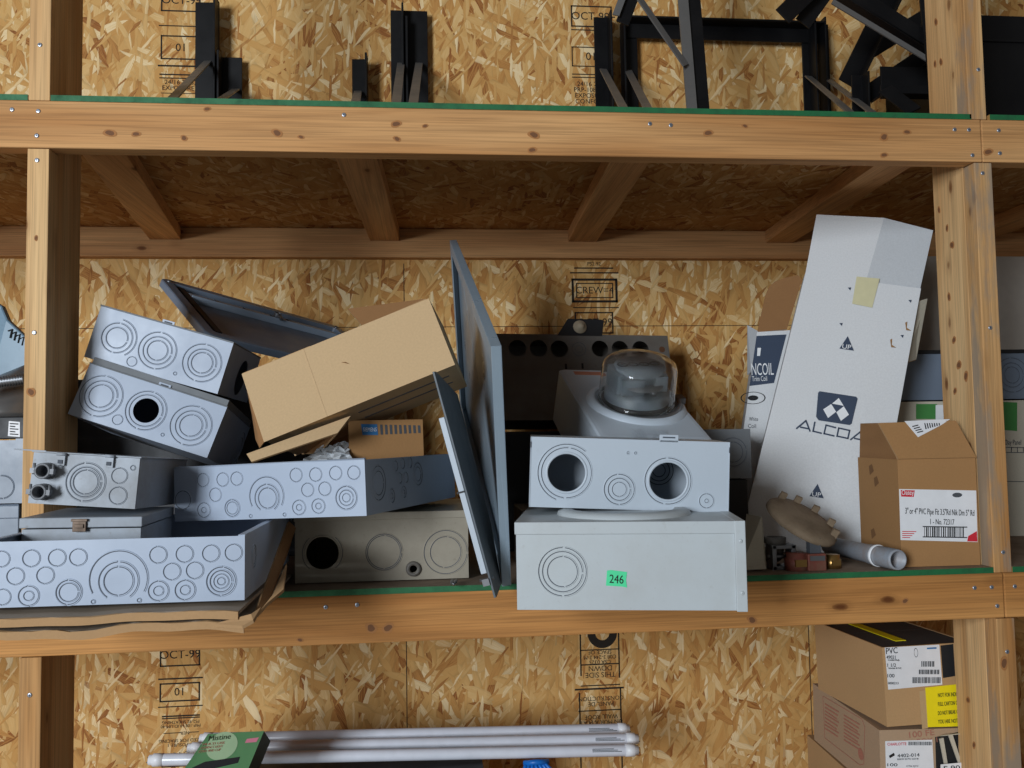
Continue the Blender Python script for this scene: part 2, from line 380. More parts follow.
def stamp_box(b, x0, z0, x1, z1, t=.0035):
    for lo, hi in (((x0, z0), (x1, z0+t)), ((x0, z1-t), (x1, z1)), ((x0, z0), (x0+t, z1)), ((x1-t, z0), (x1, z1))):
        b.box((lo[0], .9988, lo[1]), (hi[0], .9999, hi[1]))
def stamp_lines(b, rows):
    for x0, x1, z, t in rows: b.box((x0, .9988, z-t/2), (x1, .9999, z+t/2))
def stamp_text(s, x, z, size, flip=False, sx=1.):
    X = FRONT(x, z, .9995)
    if flip: X = X @ Matrix.Rotation(pi, 4, 'Z')
    text_mesh('mill_stamp_text', s, size, X, MT['stamp'], wall, sx=sx)
# second column of mill stamps, between the shelves
b = mb(MT['stamp'])
stamp_box(b, 1.176, -.222, 1.322, -.146, .007); stamp_box(b, 1.190, -.208, 1.308, -.160, .003)
stamp_lines(b, [(1.172, 1.326, -.128, .004), (1.185, 1.31, -.113, .004), (1.18, 1.325, -.238, .003)])
stamp_box(b, 1.184, -.32, 1.306, -.252, .004)
b.build('mill_stamp_frame', None, wall)
stamp_text('CREW=4', 1.249, -.184, .031); stamp_text('OCT-99', 1.247, -.285, .033); stamp_text('PS2 92', 1.249, -.10, .016)
# second column above the upper shelf
b = mb(MT['stamp'])
stamp_box(b, 1.192, .665, 1.325, .735, .004); stamp_box(b, 1.192, .535, 1.325, .60, .003)
stamp_lines(b, [(1.192, 1.325, .51, .003), (1.192, 1.325, .50, .003), (1.192, 1.325, .655, .003), (1.192, 1.325, .40, .003), (1.192, 1.325, .31, .004), (1.3, 1.335, .70, .004)])
b.build('mill_stamp_frame', None, wall)
stamp_text('OCT-99', 1.255, .70, .036); stamp_text('01', 1.255, .568, .036); stamp_text('24/16 23/32\nPRP-108 HUD\nEXPOSURE 1\nCONFORME', 1.258, .45, .021); stamp_text('CSA 0325\nCONSTRUCT', 1.258, .355, .02)
# first column above the upper shelf
b = mb(MT['stamp'])
stamp_box(b, -.072, .675, .045, .75, .004); stamp_box(b, -.072, .525, .045, .60, .004)
stamp_lines(b, [(-.078, .045, .63, .003), (-.08, .045, .505, .005), (-.075, .045, .478, .004), (-.075, .045, .467, .003), (-.07, .045, .42, .002)])
b.build('mill_stamp_frame', None, wall)
stamp_text('OCT-99', -.012, .71, .034); stamp_text('01', -.012, .562, .034); stamp_text('24/16 23/32\nEXPOSURE 1', -.012, .445, .02); stamp_text('PRP-108\nHUD UM-40\nSIZED FOR\nSPACING\nTHICKNESS', -.012, .355, .022)
# first column below the shelf
b = mb(MT['stamp'])
stamp_box(b, -.062, -1.29, .052, -1.225, .004); stamp_box(b, -.062, -1.391, .052, -1.337, .004)
stamp_lines(b, [(-.066, .06, -1.325, .004), (-.066, .06, -1.405, .003), (-.055, .052, -1.432, .004), (-.055, .052, -1.438, .003), (-.05, .0, -1.48, .002), (.02, .05, -1.48, .002), (-.055, .05, -1.575, .003)])
b.build('mill_stamp_frame', None, wall)
stamp_text('OCT-99', -.005, -1.257, .034); stamp_text('01', -.005, -1.364, .032)
stamp_text('PRP-108 HUD-UM-40\nPS2-92 SHEATHING', -.002, -1.455, .0125, True); stamp_text('NER', .01, -1.481, .013, True)
stamp_text('EXPOSURE 1\nSIZED FOR SPACING', -.002, -1.508, .0135, True); stamp_text('7/16', .0, -1.545, .03, True)
# second column below the shelf
b = mb(MT['stamp'])
stamp_lines(b, [(1.178, 1.30, -1.243, .003), (1.178, 1.30, -1.293, .003), (1.178, 1.30, -1.337, .0035), (1.16, 1.312, -1.41, .005), (1.17, 1.30, -1.475, .003), (1.178, 1.30, -1.40, .003)])
b.box((1.178, .9988, -1.37), (1.182, .9999, -1.24)); b.box((1.297, .9988, -1.38), (1.301, .9999, -1.24)); b.box((1.172, .9988, -1.72), (1.176, .9999, -1.42)); b.box((1.299, .9988, -1.72), (1.303, .9999, -1.41))
b.lathe([(.046, -.0005), (.022, -.0005)], X=frame((1.249, .9993, -1.243), (1, 0, 0), (0, 0, 1)), seg=24, a0=pi, a1=2*pi, smooth=False)
b.build('mill_stamp_frame', None, wall)
stamp_text('CSA 0325\nC08 3-244 2-M\nSPACE OF', 1.24, -1.315, .0165, True); stamp_text('THIS SIDE\nDOWN', 1.24, -1.358, .022, True)
stamp_text('PANEL DE\nCONSTRUCTION', 1.24, -1.447, .018, True); stamp_text('UN MUR 24 24\nUN MUR A PLAT\nWALL ROOF', 1.24, -1.51, .018, True)

rack = thing('timber_shelving', 'rough lumber shelving against the flake board wall, with green painted shelf edges', 'shelving', (0, 0, DK))
PSP = 1.843
def rack_part(b, name, bevel=0.):
    o = b.build(name, None, None, bevel); o.parent = rack; o.location = (0, 0, -DK); return o
def screw(parent, x, z, r=.0042, y=-.0006):
    b = mb(MT['screw']); X = frame((x, y, z), (1, 0, 0), (0, 0, 1))
    rg = b.lathe([(r, -.002), (r, .0004), (r*.7, .001), (.0012, .0008)], X=X, seg=12); b.cap(rg[-1])
    b.box((-.0024, -.0005, .0008), (.0024, .0005, .0013), MT['groove'], X); b.box((-.0005, -.0024, .0008), (.0005, .0024, .0013), MT['groove'], X)
    o = b.build('screw', None, parent)
    return o
posts = []
for k, (x, dzx) in enumerate(((0, 0), (PSP, -.006))):
    b = mb(MT['post'])
    # stud with its face let in for the two beams
    zs = [(-2.4, -1.010), (-.920, -.090), (.0005, 1.6)]
    b.box((x, .0385, -2.4), (x+.038, .145, 1.6))
    o = rack_part(b, 'post', .002); posts.append(o)
    for z0, z1 in zs:
        b = mb(MT['postw' if k else 'post']); b.box((x+(dzx if z0 > -.5 else 0), .0, z0), (x+.038+(dzx if z0 > -.5 else 0), .038, z1)); f = b.build('facing_block', None, o, .0015)
        sl = {0: [(.5, -1.075)], 1: [(.45, -.112), (.45, -.43)]+([(.55, -.88)] if k else []), 2: [(.5, .105)]}[zs.index((z0, z1))]
        for (u, z) in sl: screw(f, x+.038*u, z)
    # weathered grey strip on the right post only
    if k == 1:
        pass
def beam(x0, x1, z1, m, name='beam', scr=()):
    b = mb(m); b.box((x0, 0, z1-.0885), (x1, .038, z1)); o = rack_part(b, name, .002)
    for (x, z) in scr: screw(o, x, z)
    return o
beam(-1.2, 1.861, 0, MT['beam'], scr=[(-.028, -.018), (.018, -.020), (.016, -.066), (.573, -.016), (1.168, -.022), (1.21, -.024), (1.804, -.022), (1.835, -.022), (1.84, -.075)])
beam(1.863, 3.4, 0, MT['beam'], scr=[(1.90, -.022), (1.90, -.07)])
beam(-1.2, 1.861, -.9202, MT['beam2'], scr=[(.535, -.94), (.592, -.938), (1.80, -.948), (1.836, -.948), (1.846, -.985)])
beam(1.863, 3.4, -.9202, MT['beam2'], scr=[(1.885, -.948)])
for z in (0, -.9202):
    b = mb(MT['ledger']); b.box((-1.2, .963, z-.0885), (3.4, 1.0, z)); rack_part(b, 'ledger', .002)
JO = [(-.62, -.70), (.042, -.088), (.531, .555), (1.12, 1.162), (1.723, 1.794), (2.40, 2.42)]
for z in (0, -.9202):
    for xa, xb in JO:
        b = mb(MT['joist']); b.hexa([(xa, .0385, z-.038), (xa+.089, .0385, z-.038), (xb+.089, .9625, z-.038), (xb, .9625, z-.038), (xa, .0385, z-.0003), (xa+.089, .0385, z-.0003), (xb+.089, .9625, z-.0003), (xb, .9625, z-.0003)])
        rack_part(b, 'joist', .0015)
for z in (0.0, -.9202):
    mid = [(.0, .146), (.0195, .146), (.0195, .99), (0, .99)]
    for (xa, xb) in ((-1.2, .0), (.038, PSP), (PSP+.038, 3.4)):
        b = mb(MT['osb_deck'])
        ca, cb = (.019 if xa == .038 else (PSP+.0195 if xa > PSP else xa)), (.0185 if xb == 0 else (PSP+.019 if xb == PSP else xb))
        pts = [(xa+.001, 0, z), (xb-.001, 0, z)]
        if cb != xb: pts += [(xb-.001, .146, z), (cb, .146, z)]
        pts += [(cb, .998, z), (ca, .998, z)]
        if ca != xa: pts += [(ca, .146, z), (xa+.001, .146, z)]
        b.prism(pts, (0, 0, .0111)); o = rack_part(b, 'shelf_board')
        me = o.data; me.materials.append(MT['green']); me.materials.append(MT['dustdeck'])
        for p in me.polygons:
            if p.normal.y < -.9 and p.center.y < .01: p.material_index = 1
            elif z < -.5 and p.normal.z > .9: p.material_index = 2
MT['knot'] = plain('wood_knot', srgb(116, 76, 46), .8); MT['knotring'] = plain('wood_knot_ring', srgb(168, 114, 64), .8)
def knot(parent, x, y, r, p0, n, along):
    P = at(x, y, p0, n); n = Vector(n); al = Vector(along); cr = n.cross(al)
    k = .85*r*(P-EYE).length/FPX; X = frame(P+n*.0003, al, cr) @ Matrix.Diagonal((1.35, 1., 1, 1))
    b = mb(MT['knotring']); m_ = 18
    def blob(rr, z, m, ph):
        b.prism([X @ Vector((rr*(1+.18*sin(2*t+ph)+.1*sin(3*t+ph*2))*cos(t), rr*(1+.18*sin(2*t+ph))*sin(t), z)) for t in [2*pi*q/m_ for q in range(m_)]], -n*.0004, m)
    ph = random.uniform(0, 6); blob(k*1.25, 0, None, ph); blob(k*.8, .0003, MT['knot'], ph+.5)
    o = b.build('knot'); o.parent = parent; o.matrix_parent_inverse = Matrix.Identity(4); o.location = -Vector(parent.location)-Vector(rack.location)
    return o
beams = [o for o in rack.children if o.name.startswith('beam')]
for x, y, r in ((110, 133, 3.6), (136, 134, 2.6), (184, 138, 2.4), (207, 109, 2.2), (277, 133, 3.6), (301, 137, 2), (396, 124, 3.4), (397, 139, 2.6), (425, 126, 2), (534, 135, 3.8), (532, 150, 3), (708, 133, 3.2), (745, 126, 2), (884, 137, 3.2), (884, 155, 2.4), (907, 132, 2.4)):
    knot(beams[0], x, y, r, (0, -.0004, 0), (0, -1, 0), (1, 0, 0))
for x, y, r in ((371, 628, 4.2), (388, 628, 4.2), (752, 620, 3.5), (300, 640, 2), (905, 601, 2.4)): knot(beams[2], x, y, r, (0, -.0004, 0), (0, -1, 0), (1, 0, 0))
knot(beams[1], 988, 152, 3, (0, -.0004, 0), (0, -1, 0), (1, 0, 0))
for x, y, r in ((31, 392, 3.2), (36, 238, 1.6), (30, 545, 1.4)): knot(posts[0], x, y, r, (0, -.0004, 0), (0, -1, 0), (0, 0, 1))
for x, y, r in ((939, 210, 2), (947, 228, 2), (952, 245, 2.6), (949, 297, 2.4), (954, 340, 2.4), (959, 365, 3), (966, 376, 3), (955, 391, 2.2), (936, 22, 2.2), (941, 62, 2.2), (935, 64, 2), (968, 700, 2.2), (974, 745, 2)): knot(posts[1], x, y, r, (PSP-.0004, 0, 0), (-1, 0, 0), (0, 0, 1))
knot(posts[1], 1004, 663, 3.6, (0, -.0004, 0), (0, -1, 0), (0, 0, 1))
# low shelf just under the picture that the tubes and cartons stand on
LOWZ = -1.452

# ------------------------------------------------------------------ sheet metal enclosures
class Face:
    """a flat side of a thing: px(x, y) -> local (u, v) on it"""
    def __init__(s, th, P, U, V, extra=0.):
        s.extra = extra
        s.th, s.P, s.U, s.V = th, Vector(P), Vector(U).normalized(), Vector(V).normalized(); s.W = s.U.cross(s.V)
        M = MW(th); s.M = M; R = M.to_3x3(); s.wp = M @ s.P; s.wn = R @ s.W; s.inv = M.inverted()
    def uv(s, x, y):
        q = s.inv @ at(x, y, s.wp, s.wn)-s.P; return q.dot(s.U), q.dot(s.V)
    def mmpp(s, x, y):       # metres per pixel at this point (vertical)
        a = at(x, y-.5, s.wp, s.wn); c = at(x, y+.5, s.wp, s.wn); return (a-c).length
    def X(s, u, v, lift=0.): return frame(s.P+s.U*u+s.V*v+s.W*lift, s.U, s.V)
    def holes(s, lst): return [(*s.uv(x, y), r*s.mmpp(x, y)) for x, y, r in lst]
def ring(b, X, r, w=.0012, gaps=(), lift=.0003, m=None, seg=40):
    """thin punched groove, broken at the gaps (degrees), with a soft raised lip"""
    spans = [(0, 360)]
    if gaps:
        g = sorted(gaps); spans = []
        for k, (c, hw) in enumerate(g):
            n, nh = g[(k+1) % len(g)]; a0 = c+hw; a1 = n-nh+(360 if k == len(g)-1 else 0); spans.append((a0, a1))
    for a0, a1 in spans:
        full = a1-a0 >= 360
        A0, A1 = math.radians(a0), math.radians(a1)
        b.lathe([(r-w/2, lift), (r+w/2, lift), (r+w/2, -.0002), (r-w/2, -.0002), (r-w/2, lift)], X=X, seg=max(8, int(seg*(a1-a0)/360)), m=MT['groove'], a0=A0, a1=A1, smooth=False)
        b.lathe([(r+w*.5, .0001), (r+w*.9, .0011), (r+w*1.7, .0012), (r+w*2.4, .0001)], X=X, seg=max(8, int(seg*(a1-a0)/360)), a0=A0, a1=A1)
def knockout(face, x, y, radii, m, arcs=None, name='knockout', w=None):
    u, v = face.uv(x, y); s = face.mmpp(x, y); b = mb(m)
    for k, r in enumerate(radii):
        gaps = [(90+random.uniform(-9, 9), 3), (270+random.uniform(-9, 9), 3)] if k % 2 == 0 else [(random.uniform(-9, 9), 3)]
        X = face.X(u, v)
        if arcs and k in arcs:
            du, dv, gaps = arcs[k]; X = face.X(u+du*s, v-dv*s)
        ring(b, X, r*s, w or max(.0007, min(.0011, r*s*.07)), gaps)
    o = b.build(name, None, face.th); return o
def shell(b, w, d, h, m, t=.0016, skip=(), front_holes=(), right_holes=(), inside=None):
    """sheet metal box of plates, front = -Y at y 0"""
    P = b.plate
    if 'front' not in skip: P((0, 0, 0), (1, 0, 0), (0, 0, 1), w, h, front_holes, t, m)
    if 'back' not in skip: P((w, d, 0), (-1, 0, 0), (0, 0, 1), w, h, (), t, m)
    if 'right' not in skip: P((w, t, 0), (0, 1, 0), (0, 0, 1), d-2*t, h, right_holes, t, m)
    if 'left' not in skip: P((0, d-t, 0), (0, -1, 0), (0, 0, 1), d-2*t, h, (), t, m)
    if 'bottom' not in skip: P((t, d-t, 0), (1, 0, 0), (0, -1, 0), w-2*t, d-2*t, (), t, m)
    if 'top' not in skip: P((t, t, h), (1, 0, 0), (0, 1, 0), w-2*t, d-2*t, (), t, m)
def fr(th): return Face(th, (0, 0, 0), (1, 0, 0), (0, 0, 1))
def sd(th, w): return Face(th, (w, 0, 0), (0, 1, 0), (0, 0, 1))

def enclosure(name, label, cat, loc, rot, dim, m, skip=(), fholes=(), rholes=(), kos=(), skos=(), group=None):
    th = thing(name, label, cat, loc, rot, group); w, d, h = dim
    F, S = fr(th), sd(th, w); b = mb(m)
    shell(b, w, d, h, None, .0016, skip, F.holes(fholes), [(u-.0016, v, r) for u, v, r in S.holes(rholes)])
    th_body = b.build('body', None, th)
    for k in kos: knockout(F, *k[:2], k[2], m, *(k[3:] or ()))
    for k in skos: knockout(S, *k[:2], k[2], m, *(k[3:] or ()))
    return th, F, S
GRP = None

# H: long open enclosure at the front left, in its cardboard trays
H, HF, HS = enclosure('electrical_enclosure', 'long light grey open-topped enclosure full of knockouts, lying in the torn cardboard tray', 'electrical box',
    (.0827, -.300, -.8659), (-.0036, .0031, 0), (.370, .40, .0945), MT['grey'], ('top',),
    kos=[(118.7, 581, (14, 19, 28), {2: (0, -2, [(270, 62)]), 1: (0, 0, [(270, 35), (90, 4)])})]
    + [(x*.293, 420+y*.293, (8,)) for x, y in ((107, 472), (195, 470), (267, 468), (540, 460), (630, 457), (720, 455), (797, 452), (53, 533), (155, 530), (587, 517), (665, 513))]
    + [(x*.293, 420+y*.293, r) for x, y, r in ((98, 600, (9.5, 4.5)), (235, 588, (12, 9)), (541, 583, (9.5, 4.5)), (632, 580, (9.5, 4.5)), (755, 550, (14, 10.5, 7, 3.5)))]
    + [(x*.293, 420+y*.293, (1.6,)) for x, y in ((318, 620), (475, 615))]
    + [(2.5, 597, (7.5,)), (1.5, 559, (7.5,))],
    skos=[(254, 556, (11, 8))])
def lip(th, w, d, h, m, width=.012, t=.0016, sides=('right', 'back', 'left')):
    b = mb(m)
    if 'right' in sides: b.box((w-width, .0017, h), (w, d, h+t))
    if 'left' in sides: b.box((0, .0017, h), (width, d, h+t))
    if 'back' in sides: b.box((width, d-width, h), (w-width, d, h+t))
    if 'front' in sides: b.box((0, 0, h), (w, width*.35, h+t))
    return b.build('folded_lip', None, th)
lip(H, .370, .40, .0945, MT['grey'], .010)

# G: shallow box with hinged lid and latch standing inside H
G = thing('hinged_box', 'shallow worn grey steel box with shut lid and rusty latch, under the clamp box', 'electrical box', (.0893, -.209, -.860), (0, .0155, .037))
w, d, h = .183, .193, .114
b = mb(MT['greyold']); shell(b, w-.006, d-.006, h-.018, None, .0016, ('top',)); o = b.build('body', None, G); o.location = (.003, .004, 0)
b = mb(MT['greyold']); b.box((0, 0, h-.016), (w, d, h)); o = b.build('lid', None, G, .0015)
b = mb(paint('rusty_latch', srgb(110, 92, 78), .5, .4, metallic=.5, scale=60))
b.box((.080, -.004, h-.022), (.100, 0, h-.004)); b.box((.083, -.006, h-.016), (.097, -.004, h-.010)); b.box((.078, -.005, h-.006), (.102, 0, h-.002)); b.build('latch', None, G, .0006)

# F: box with two cable clamps
F_, FF, FS = enclosure('clamp_box', 'worn grey box with two cable clamps in its face, beside the left post', 'electrical box',
    (.0902, -.1782, -.7249), (-.0418, .0799, -.0217), (.166, .25, .0811), MT['greyold'], (),
    kos=[(85.8, 482, (11.7, 14.6, 18.7)), (119.5, 475.7, (7.3,)), (118, 495.6, (8.2,)), (133, 467.8, (2,))])
b = mb(MT['greyold']); b.box((-.002, -.003, .0815), (.169, .252, .0835)); b.box((-.03, -.003, .083), (.02, -.001, .085)); b.build('lid', None, F_, .0005)
for (x, y) in ((62.4, 458), (110.7, 460)):
    u, v = FF.uv(x, y); b = mb(MT['greyold']); b.box((u-.006, -.005, v-.012), (u+.006, -.0002, v+.006)); b.tube([(u-.007, -.005, v+.006), (u+.007, -.005, v+.006)], .0025); b.box((u-.004, -.0065, v-.009), (u+.003, -.005, v-.003), MT['groove']); b.build('hinge', None, F_)
for (x, y) in ((48.3, 471), (44.5, 491.8)):
    u, v = FF.uv(x, y); b = mb(MT['castzinc']); X = frame((u, 0, v), (1, 0, 0), (0, 0, 1))
    b.lathe([(.013, 0), (.0135, .004), (.0105, .005), (.0105, .016), (.0125, .016), (.0125, .022), (.009, .022), (.009, .001)], X=X, seg=20)
    b.box((-.0185, -.004, .012), (-.011, .004, .022), None, X); b.box((.011, -.004, .012), (.0175, .004, .022), None, X)
    for s in (-1, 1):
        b.tube([X @ Vector((s*.0145, -.006, .017)), X @ Vector((s*.0145, .012, .017))], .0022, seg=8)
    b.lathe([(.0085, .001), (.0001, .001)], X=X, seg=16, m=MT['groove'])
    b.build('cable_clamp', None, F_)

# J: enclosure above, turned towards the right
J, JF, JS = enclosure('electrical_enclosure', 'light grey open-topped knockout enclosure turned corner forward, holding an opened carton', 'electrical box',
    (.2731, -.0242, -.7745), (-.0049, -.0372, -.3728), (.3752, .44, .0938), MT['grey'], ('top',),
    kos=[(267.5, 498, (10, 13.5, 19), {2: (-1, -2, [(270, 60)]), 1: (-.5, 0, [(270, 35), (90, 4)])})]
    + [(x, y, (6.5,)) for x, y in ((296, 475), (315.6, 474.5), (335.6, 473), (353.8, 472.6), (307.6, 489.8), (324.8, 488.7), (203, 480), (222.7, 479.5), (236.7, 478.6), (215.4, 494.7))]
    + [(299, 507.4, (7, 2.8)), (318.4, 506, (7, 2.8)), (346.3, 497.7, (11.2, 7.5, 4)), (232.3, 508, (8.2, 6)), (204, 510, (7.2, 2.6)), (183, 500, (9,))]
    + [(x, y, (1.4,)) for x, y in ((250.7, 516), (284.5, 514.5))],
    skos=[(378.5, 483, (17, 12)), (395.7, 466, (5,)), (402.6, 463.5, (5,)), (410, 462.5, (5,)), (400, 478, (5,)), (406, 477.5, (5,)), (392, 496, (6.5, 2.5)), (404, 492, (5.5, 2)), (418, 474, (11, 7))])
b = mb(MT['grey']); b.tube([(.0005, .0035, .0935), (.3747, .0035, .0935)], .0035, seg=10); b.build('rolled_rim', None, J)

# K: taupe box under J
K, KF, KS = enclosure('meter_socket_box', 'taupe steel box with one open round hole, on the shelf under the turned enclosure', 'electrical box',
    (.469, .0694, -.907), (0, .0, -.0026), (.3324, .30, .1300), MT['tan'], (),
    fholes=[(322.5, 553, 16.2), (413.5, 568.8, 3.6)],
    kos=[(384, 552, (16.4, 18)), (445.7, 552, (15.3, 21.6)), (322.5, 553, (20,), {0: (0, 0, [(90, 40), (270, 40)])})])
b = mb(MT['tan']); b.box((-.002, -.003, .1175), (.334, .302, .1315)); b.build('cover', None, K, .001)
u, v = KF.uv(413.5, 568.8); b = mb(MT['dkgrey']); b.lathe([(.015, 0), (.014, .005), (.0075, .006), (.0075, -.002)], X=KF.X(u, v), seg=24); b.build('hub', None, K)
u, v = KF.uv(322.5, 553); b = mb(MT['tan']); b.lathe([(.0345, 0), (.034, .002), (.0318, .002), (.0318, -.003)], X=KF.X(u, v), seg=36); b.build('hole_rim', None, K)

# A and B: twin boxes tipped to the right
def tabbed(th, F, x, y, m, h, wd=.024):
    u, v = F.uv(x, y); b = mb(m); b.box((u-wd/2, -.0005, h-.002), (u+wd/2, .0012, h+.007)); b.box((u-wd*.32, -.0012, h+.0016), (u+wd*.32, .0018, h+.0042), MT['groove']); b.build('hasp_tab', None, th, .0004)
B, BF, BS = enclosure('knockout_box', 'tilted light grey box with a round hole in its face, lower of two', 'electrical box',
    (.0425, .085, -.5753), (-.1613, .3298, -.0241), (.2745, .25, .1045), MT['grey'], (), fholes=[(146, 410.5, 12.3)],
    kos=[(101, 396, (20, 15, 11)), (146, 410.5, (19, 15.5)), (191, 425.5, (19.5, 14.5, 10.5)), (117.5, 419.7, (4.6,)), (162.5, 434.7, (1.3,))],
    skos=[(238, 448, (9, 6))])
tabbed(B, BF, 165, 385, MT['grey'], .1045)
b = mb(MT['greyshade']); b.box((.002, .002, .1047), (.273, .249, .1190)); b.box((-.001, -.002, .1040), (.2755, .251, .1062)); b.build('cover', None, B, .0005)
A, AF, AS = enclosure('knockout_box', 'tilted light grey box with three concentric knockouts, upper of two tipped boxes', 'electrical box',
    (.0613, .110, -.4642), (-.0328, .2908, -.0254), (.2651, .25, .1059), MT['grey'], (), rholes=[(241, 378, 12)],
    kos=[(117, 337.8, (14.5, 10)), (117, 337.8, (18.5,), {0: (0, 0, [(200, 110)])}), (157.5, 350.5, (18, 13.5, 9.5)), (202, 362.8, (18.5, 13.5, 10)), (131.8, 361.5, (4.5,)), (175, 373.5, (1.3,))])
tabbed(A, AF, 168.7, 322, MT['grey'], .1059)
b = mb(MT['greyshade']); b.box((-.001, -.0022, .1040), (.2661, .251, .1070)); b.build('cover', None, A, .0005)

# C: lid tipped behind the twin boxes
c0, c1 = atY(158, 281, .60), atY(337, 330, .94); U_ = (c1-c0).normalized(); V_l = atY(240, 366, .26)-c0
LC = thing('enclosure_lid', 'dark blue grey steel lid showing its ribbed inside, tipped back behind the twin tilted boxes', 'lid', c0)
LC.rotation_euler = frame((0, 0, 0), U_, V_l).to_euler(); lw, lh = (c1-c0).length, .37
b = mb(MT['blue'])
def lidpt(u, v, z): return (u, v, z)
# pan with rounded corners: outer flange ring, sunk field
def rrect(x0, y0, x1, y1, r, n=5):
    out = []
    for cx, cy, a in ((x1-r, y1-r, 0), (x0+r, y1-r, 90), (x0+r, y0+r, 180), (x1-r, y0+r, 270)):
        for k in range(n+1): t = math.radians(a+90*k/n); out.append((cx+r*cos(t), cy+r*sin(t)))
    return out
def loft(b, loops, m=None, close=True):
    rs = [[b.bm.verts.new(p) for p in lp] for lp in loops]; n = len(rs[0])
    for a, c in zip(rs, rs[1:]):
        for k in range(n):
            f = b.bm.faces.new((a[k], a[(k+1) % n], c[(k+1) % n], c[k])); f.material_index = b.mi(m)
    if close: b.cap(rs[0][::-1], m); b.cap(rs[-1], m)
ls = []
for (ins, z) in ((.0, .006), (0, -.010), (.003, -.012), (.026, -.012), (.030, .004), (.034, .0055), (.0341, .0075), (.001, .0075)):
    ls.append([(x, y, z) for x, y in rrect(ins, ins, lw-ins, lh-ins, max(.003, .022-ins*.5))])
loft(b, [[(x, y, z) for x, y, z in lp] for lp in ls[:6]], close=False)
b.prism([(x, y, .0045) for x, y in rrect(.03, .03, lw-.03, lh-.03, .008)], (0, 0, .0025))
b.build('pan', None, LC)
b = mb(paint('lid_strip', srgb(150, 164, 180), .35, .15)); b.box((.055, .070, -.010), (lw-.05, .094, .004)); b.box((.055, .094, -.014), (lw-.05, .097, .004)); b.box((.05, .045, -.004), (lw-.06, .052, .004))
for q in (.12, .2, .28, .33): b.box((q, .074, -.0125), (q+.004, .092, -.0095), MT['groove'])
b.build('inner_channel', None, LC, .001)
b = mb(MT['blackpl']); b.box((.0355, .04, -.010), (.052, lh-.04, .004)); b.build('gasket_strip', None, LC)
b = mb(MT['zinc']); b.lathe([(.010, -.022), (.010, -.004), (.006, .004)], X=Matrix.Translation((lw*.56, .074, 0)), seg=14); b.box((lw*.56-.004, .07, -.02), (lw*.56+.004, .105, -.012)); b.build('latch', None, LC)
for (x, y) in ((.018, .022), (lw-.02, .022)):
    b = mb(MT['zinc']); rg = b.lathe([(.006, -.0121), (.005, -.016), (.002, -.017)], X=Matrix.Translation((x, y, 0)), seg=12); b.cap(rg[-1]); b.build('corner_screw', None, LC)

# ------------------------------------------------------------------ cartons
def carton(b, w, d, h, skip=(), t=.004, m=None, mi=None):
    for nm, lo, hi in (('front', (0, 0, 0), (w, t, h)), ('back', (0, d-t, 0), (w, d, h)), ('left', (0, t, 0), (t, d-t, h)), ('right', (w-t, t, 0), (w, d-t, h)),
                       ('bottom', (t, t, 0), (w-t, d-t, t)), ('top', (t, t, h-t), (w-t, d-t, h))):
        if nm not in skip: b.box(lo, hi)
def flap(name, pts, t, m, parent, edge=None):
    """cardboard flap: outline in the parent's space, thickness t along its normal"""
    p = [Vector(q) for q in pts]; n = (p[1]-p[0]).cross(p[2]-p[1]).normalized()
    b = mb(m); b.prism(p, n*t, None, edge or MT['edge']); return b.build(name, None, parent)
def decal(b, F, pts_px, m=None, lift=.0006, t=.0006):
    lift += F.extra
    uv = [F.uv(*q) for q in pts_px]; pts = [F.P+F.U*u+F.V*v+F.W*lift for u, v in uv]
    b.prism(pts, -F.W*t, m)
def decal_uv(b, F, u0, v0, u1, v1, m=None, lift=.0006, t=.0006):
    b.prism([F.P+F.U*u+F.V*v+F.W*lift for u, v in ((u0, v0), (u1, v0), (u1, v1), (u0, v1))], -F.W*t, m)
def write(F, x0, x1, y, s, m, parent, name='lettering', lift=.0008, hpx=None, sx=None, rot=0., bold=0.):
    """a line of lettering whose ends stand at px x0..x1 on a face, hpx tall"""
    if isinstance(y, (tuple, list)): ya, yb = y
    else: ya = yb = y
    ua, va = F.uv(x0, ya); ub, vb = F.uv(x1, yb); um, vm = (ua+ub)/2, (va+vb)/2
    wd = math.hypot(ub-ua, vb-va); sp = F.mmpp((x0+x1)/2, (ya+yb)/2); size = hpx*sp/.70
    ang = math.atan2(vb-va, ub-ua)+rot
    o = text_mesh(name, s, size, Matrix(), m, None, bold=bold)
    xs = [v.co.x for v in o.data.vertices]; ys = [v.co.y for v in o.data.vertices]
    k = wd/(max(xs)-min(xs)); cx, cy = (max(xs)+min(xs))/2, (max(ys)+min(ys))/2
    o.data.transform(F.X(um, vm, lift+F.extra) @ Matrix.Rotation(ang, 4, 'Z') @ Matrix.Diagonal((k, 1, 1, 1)) @ Matrix.Translation((-cx, -cy, 0)))
    o.parent = parent; return o

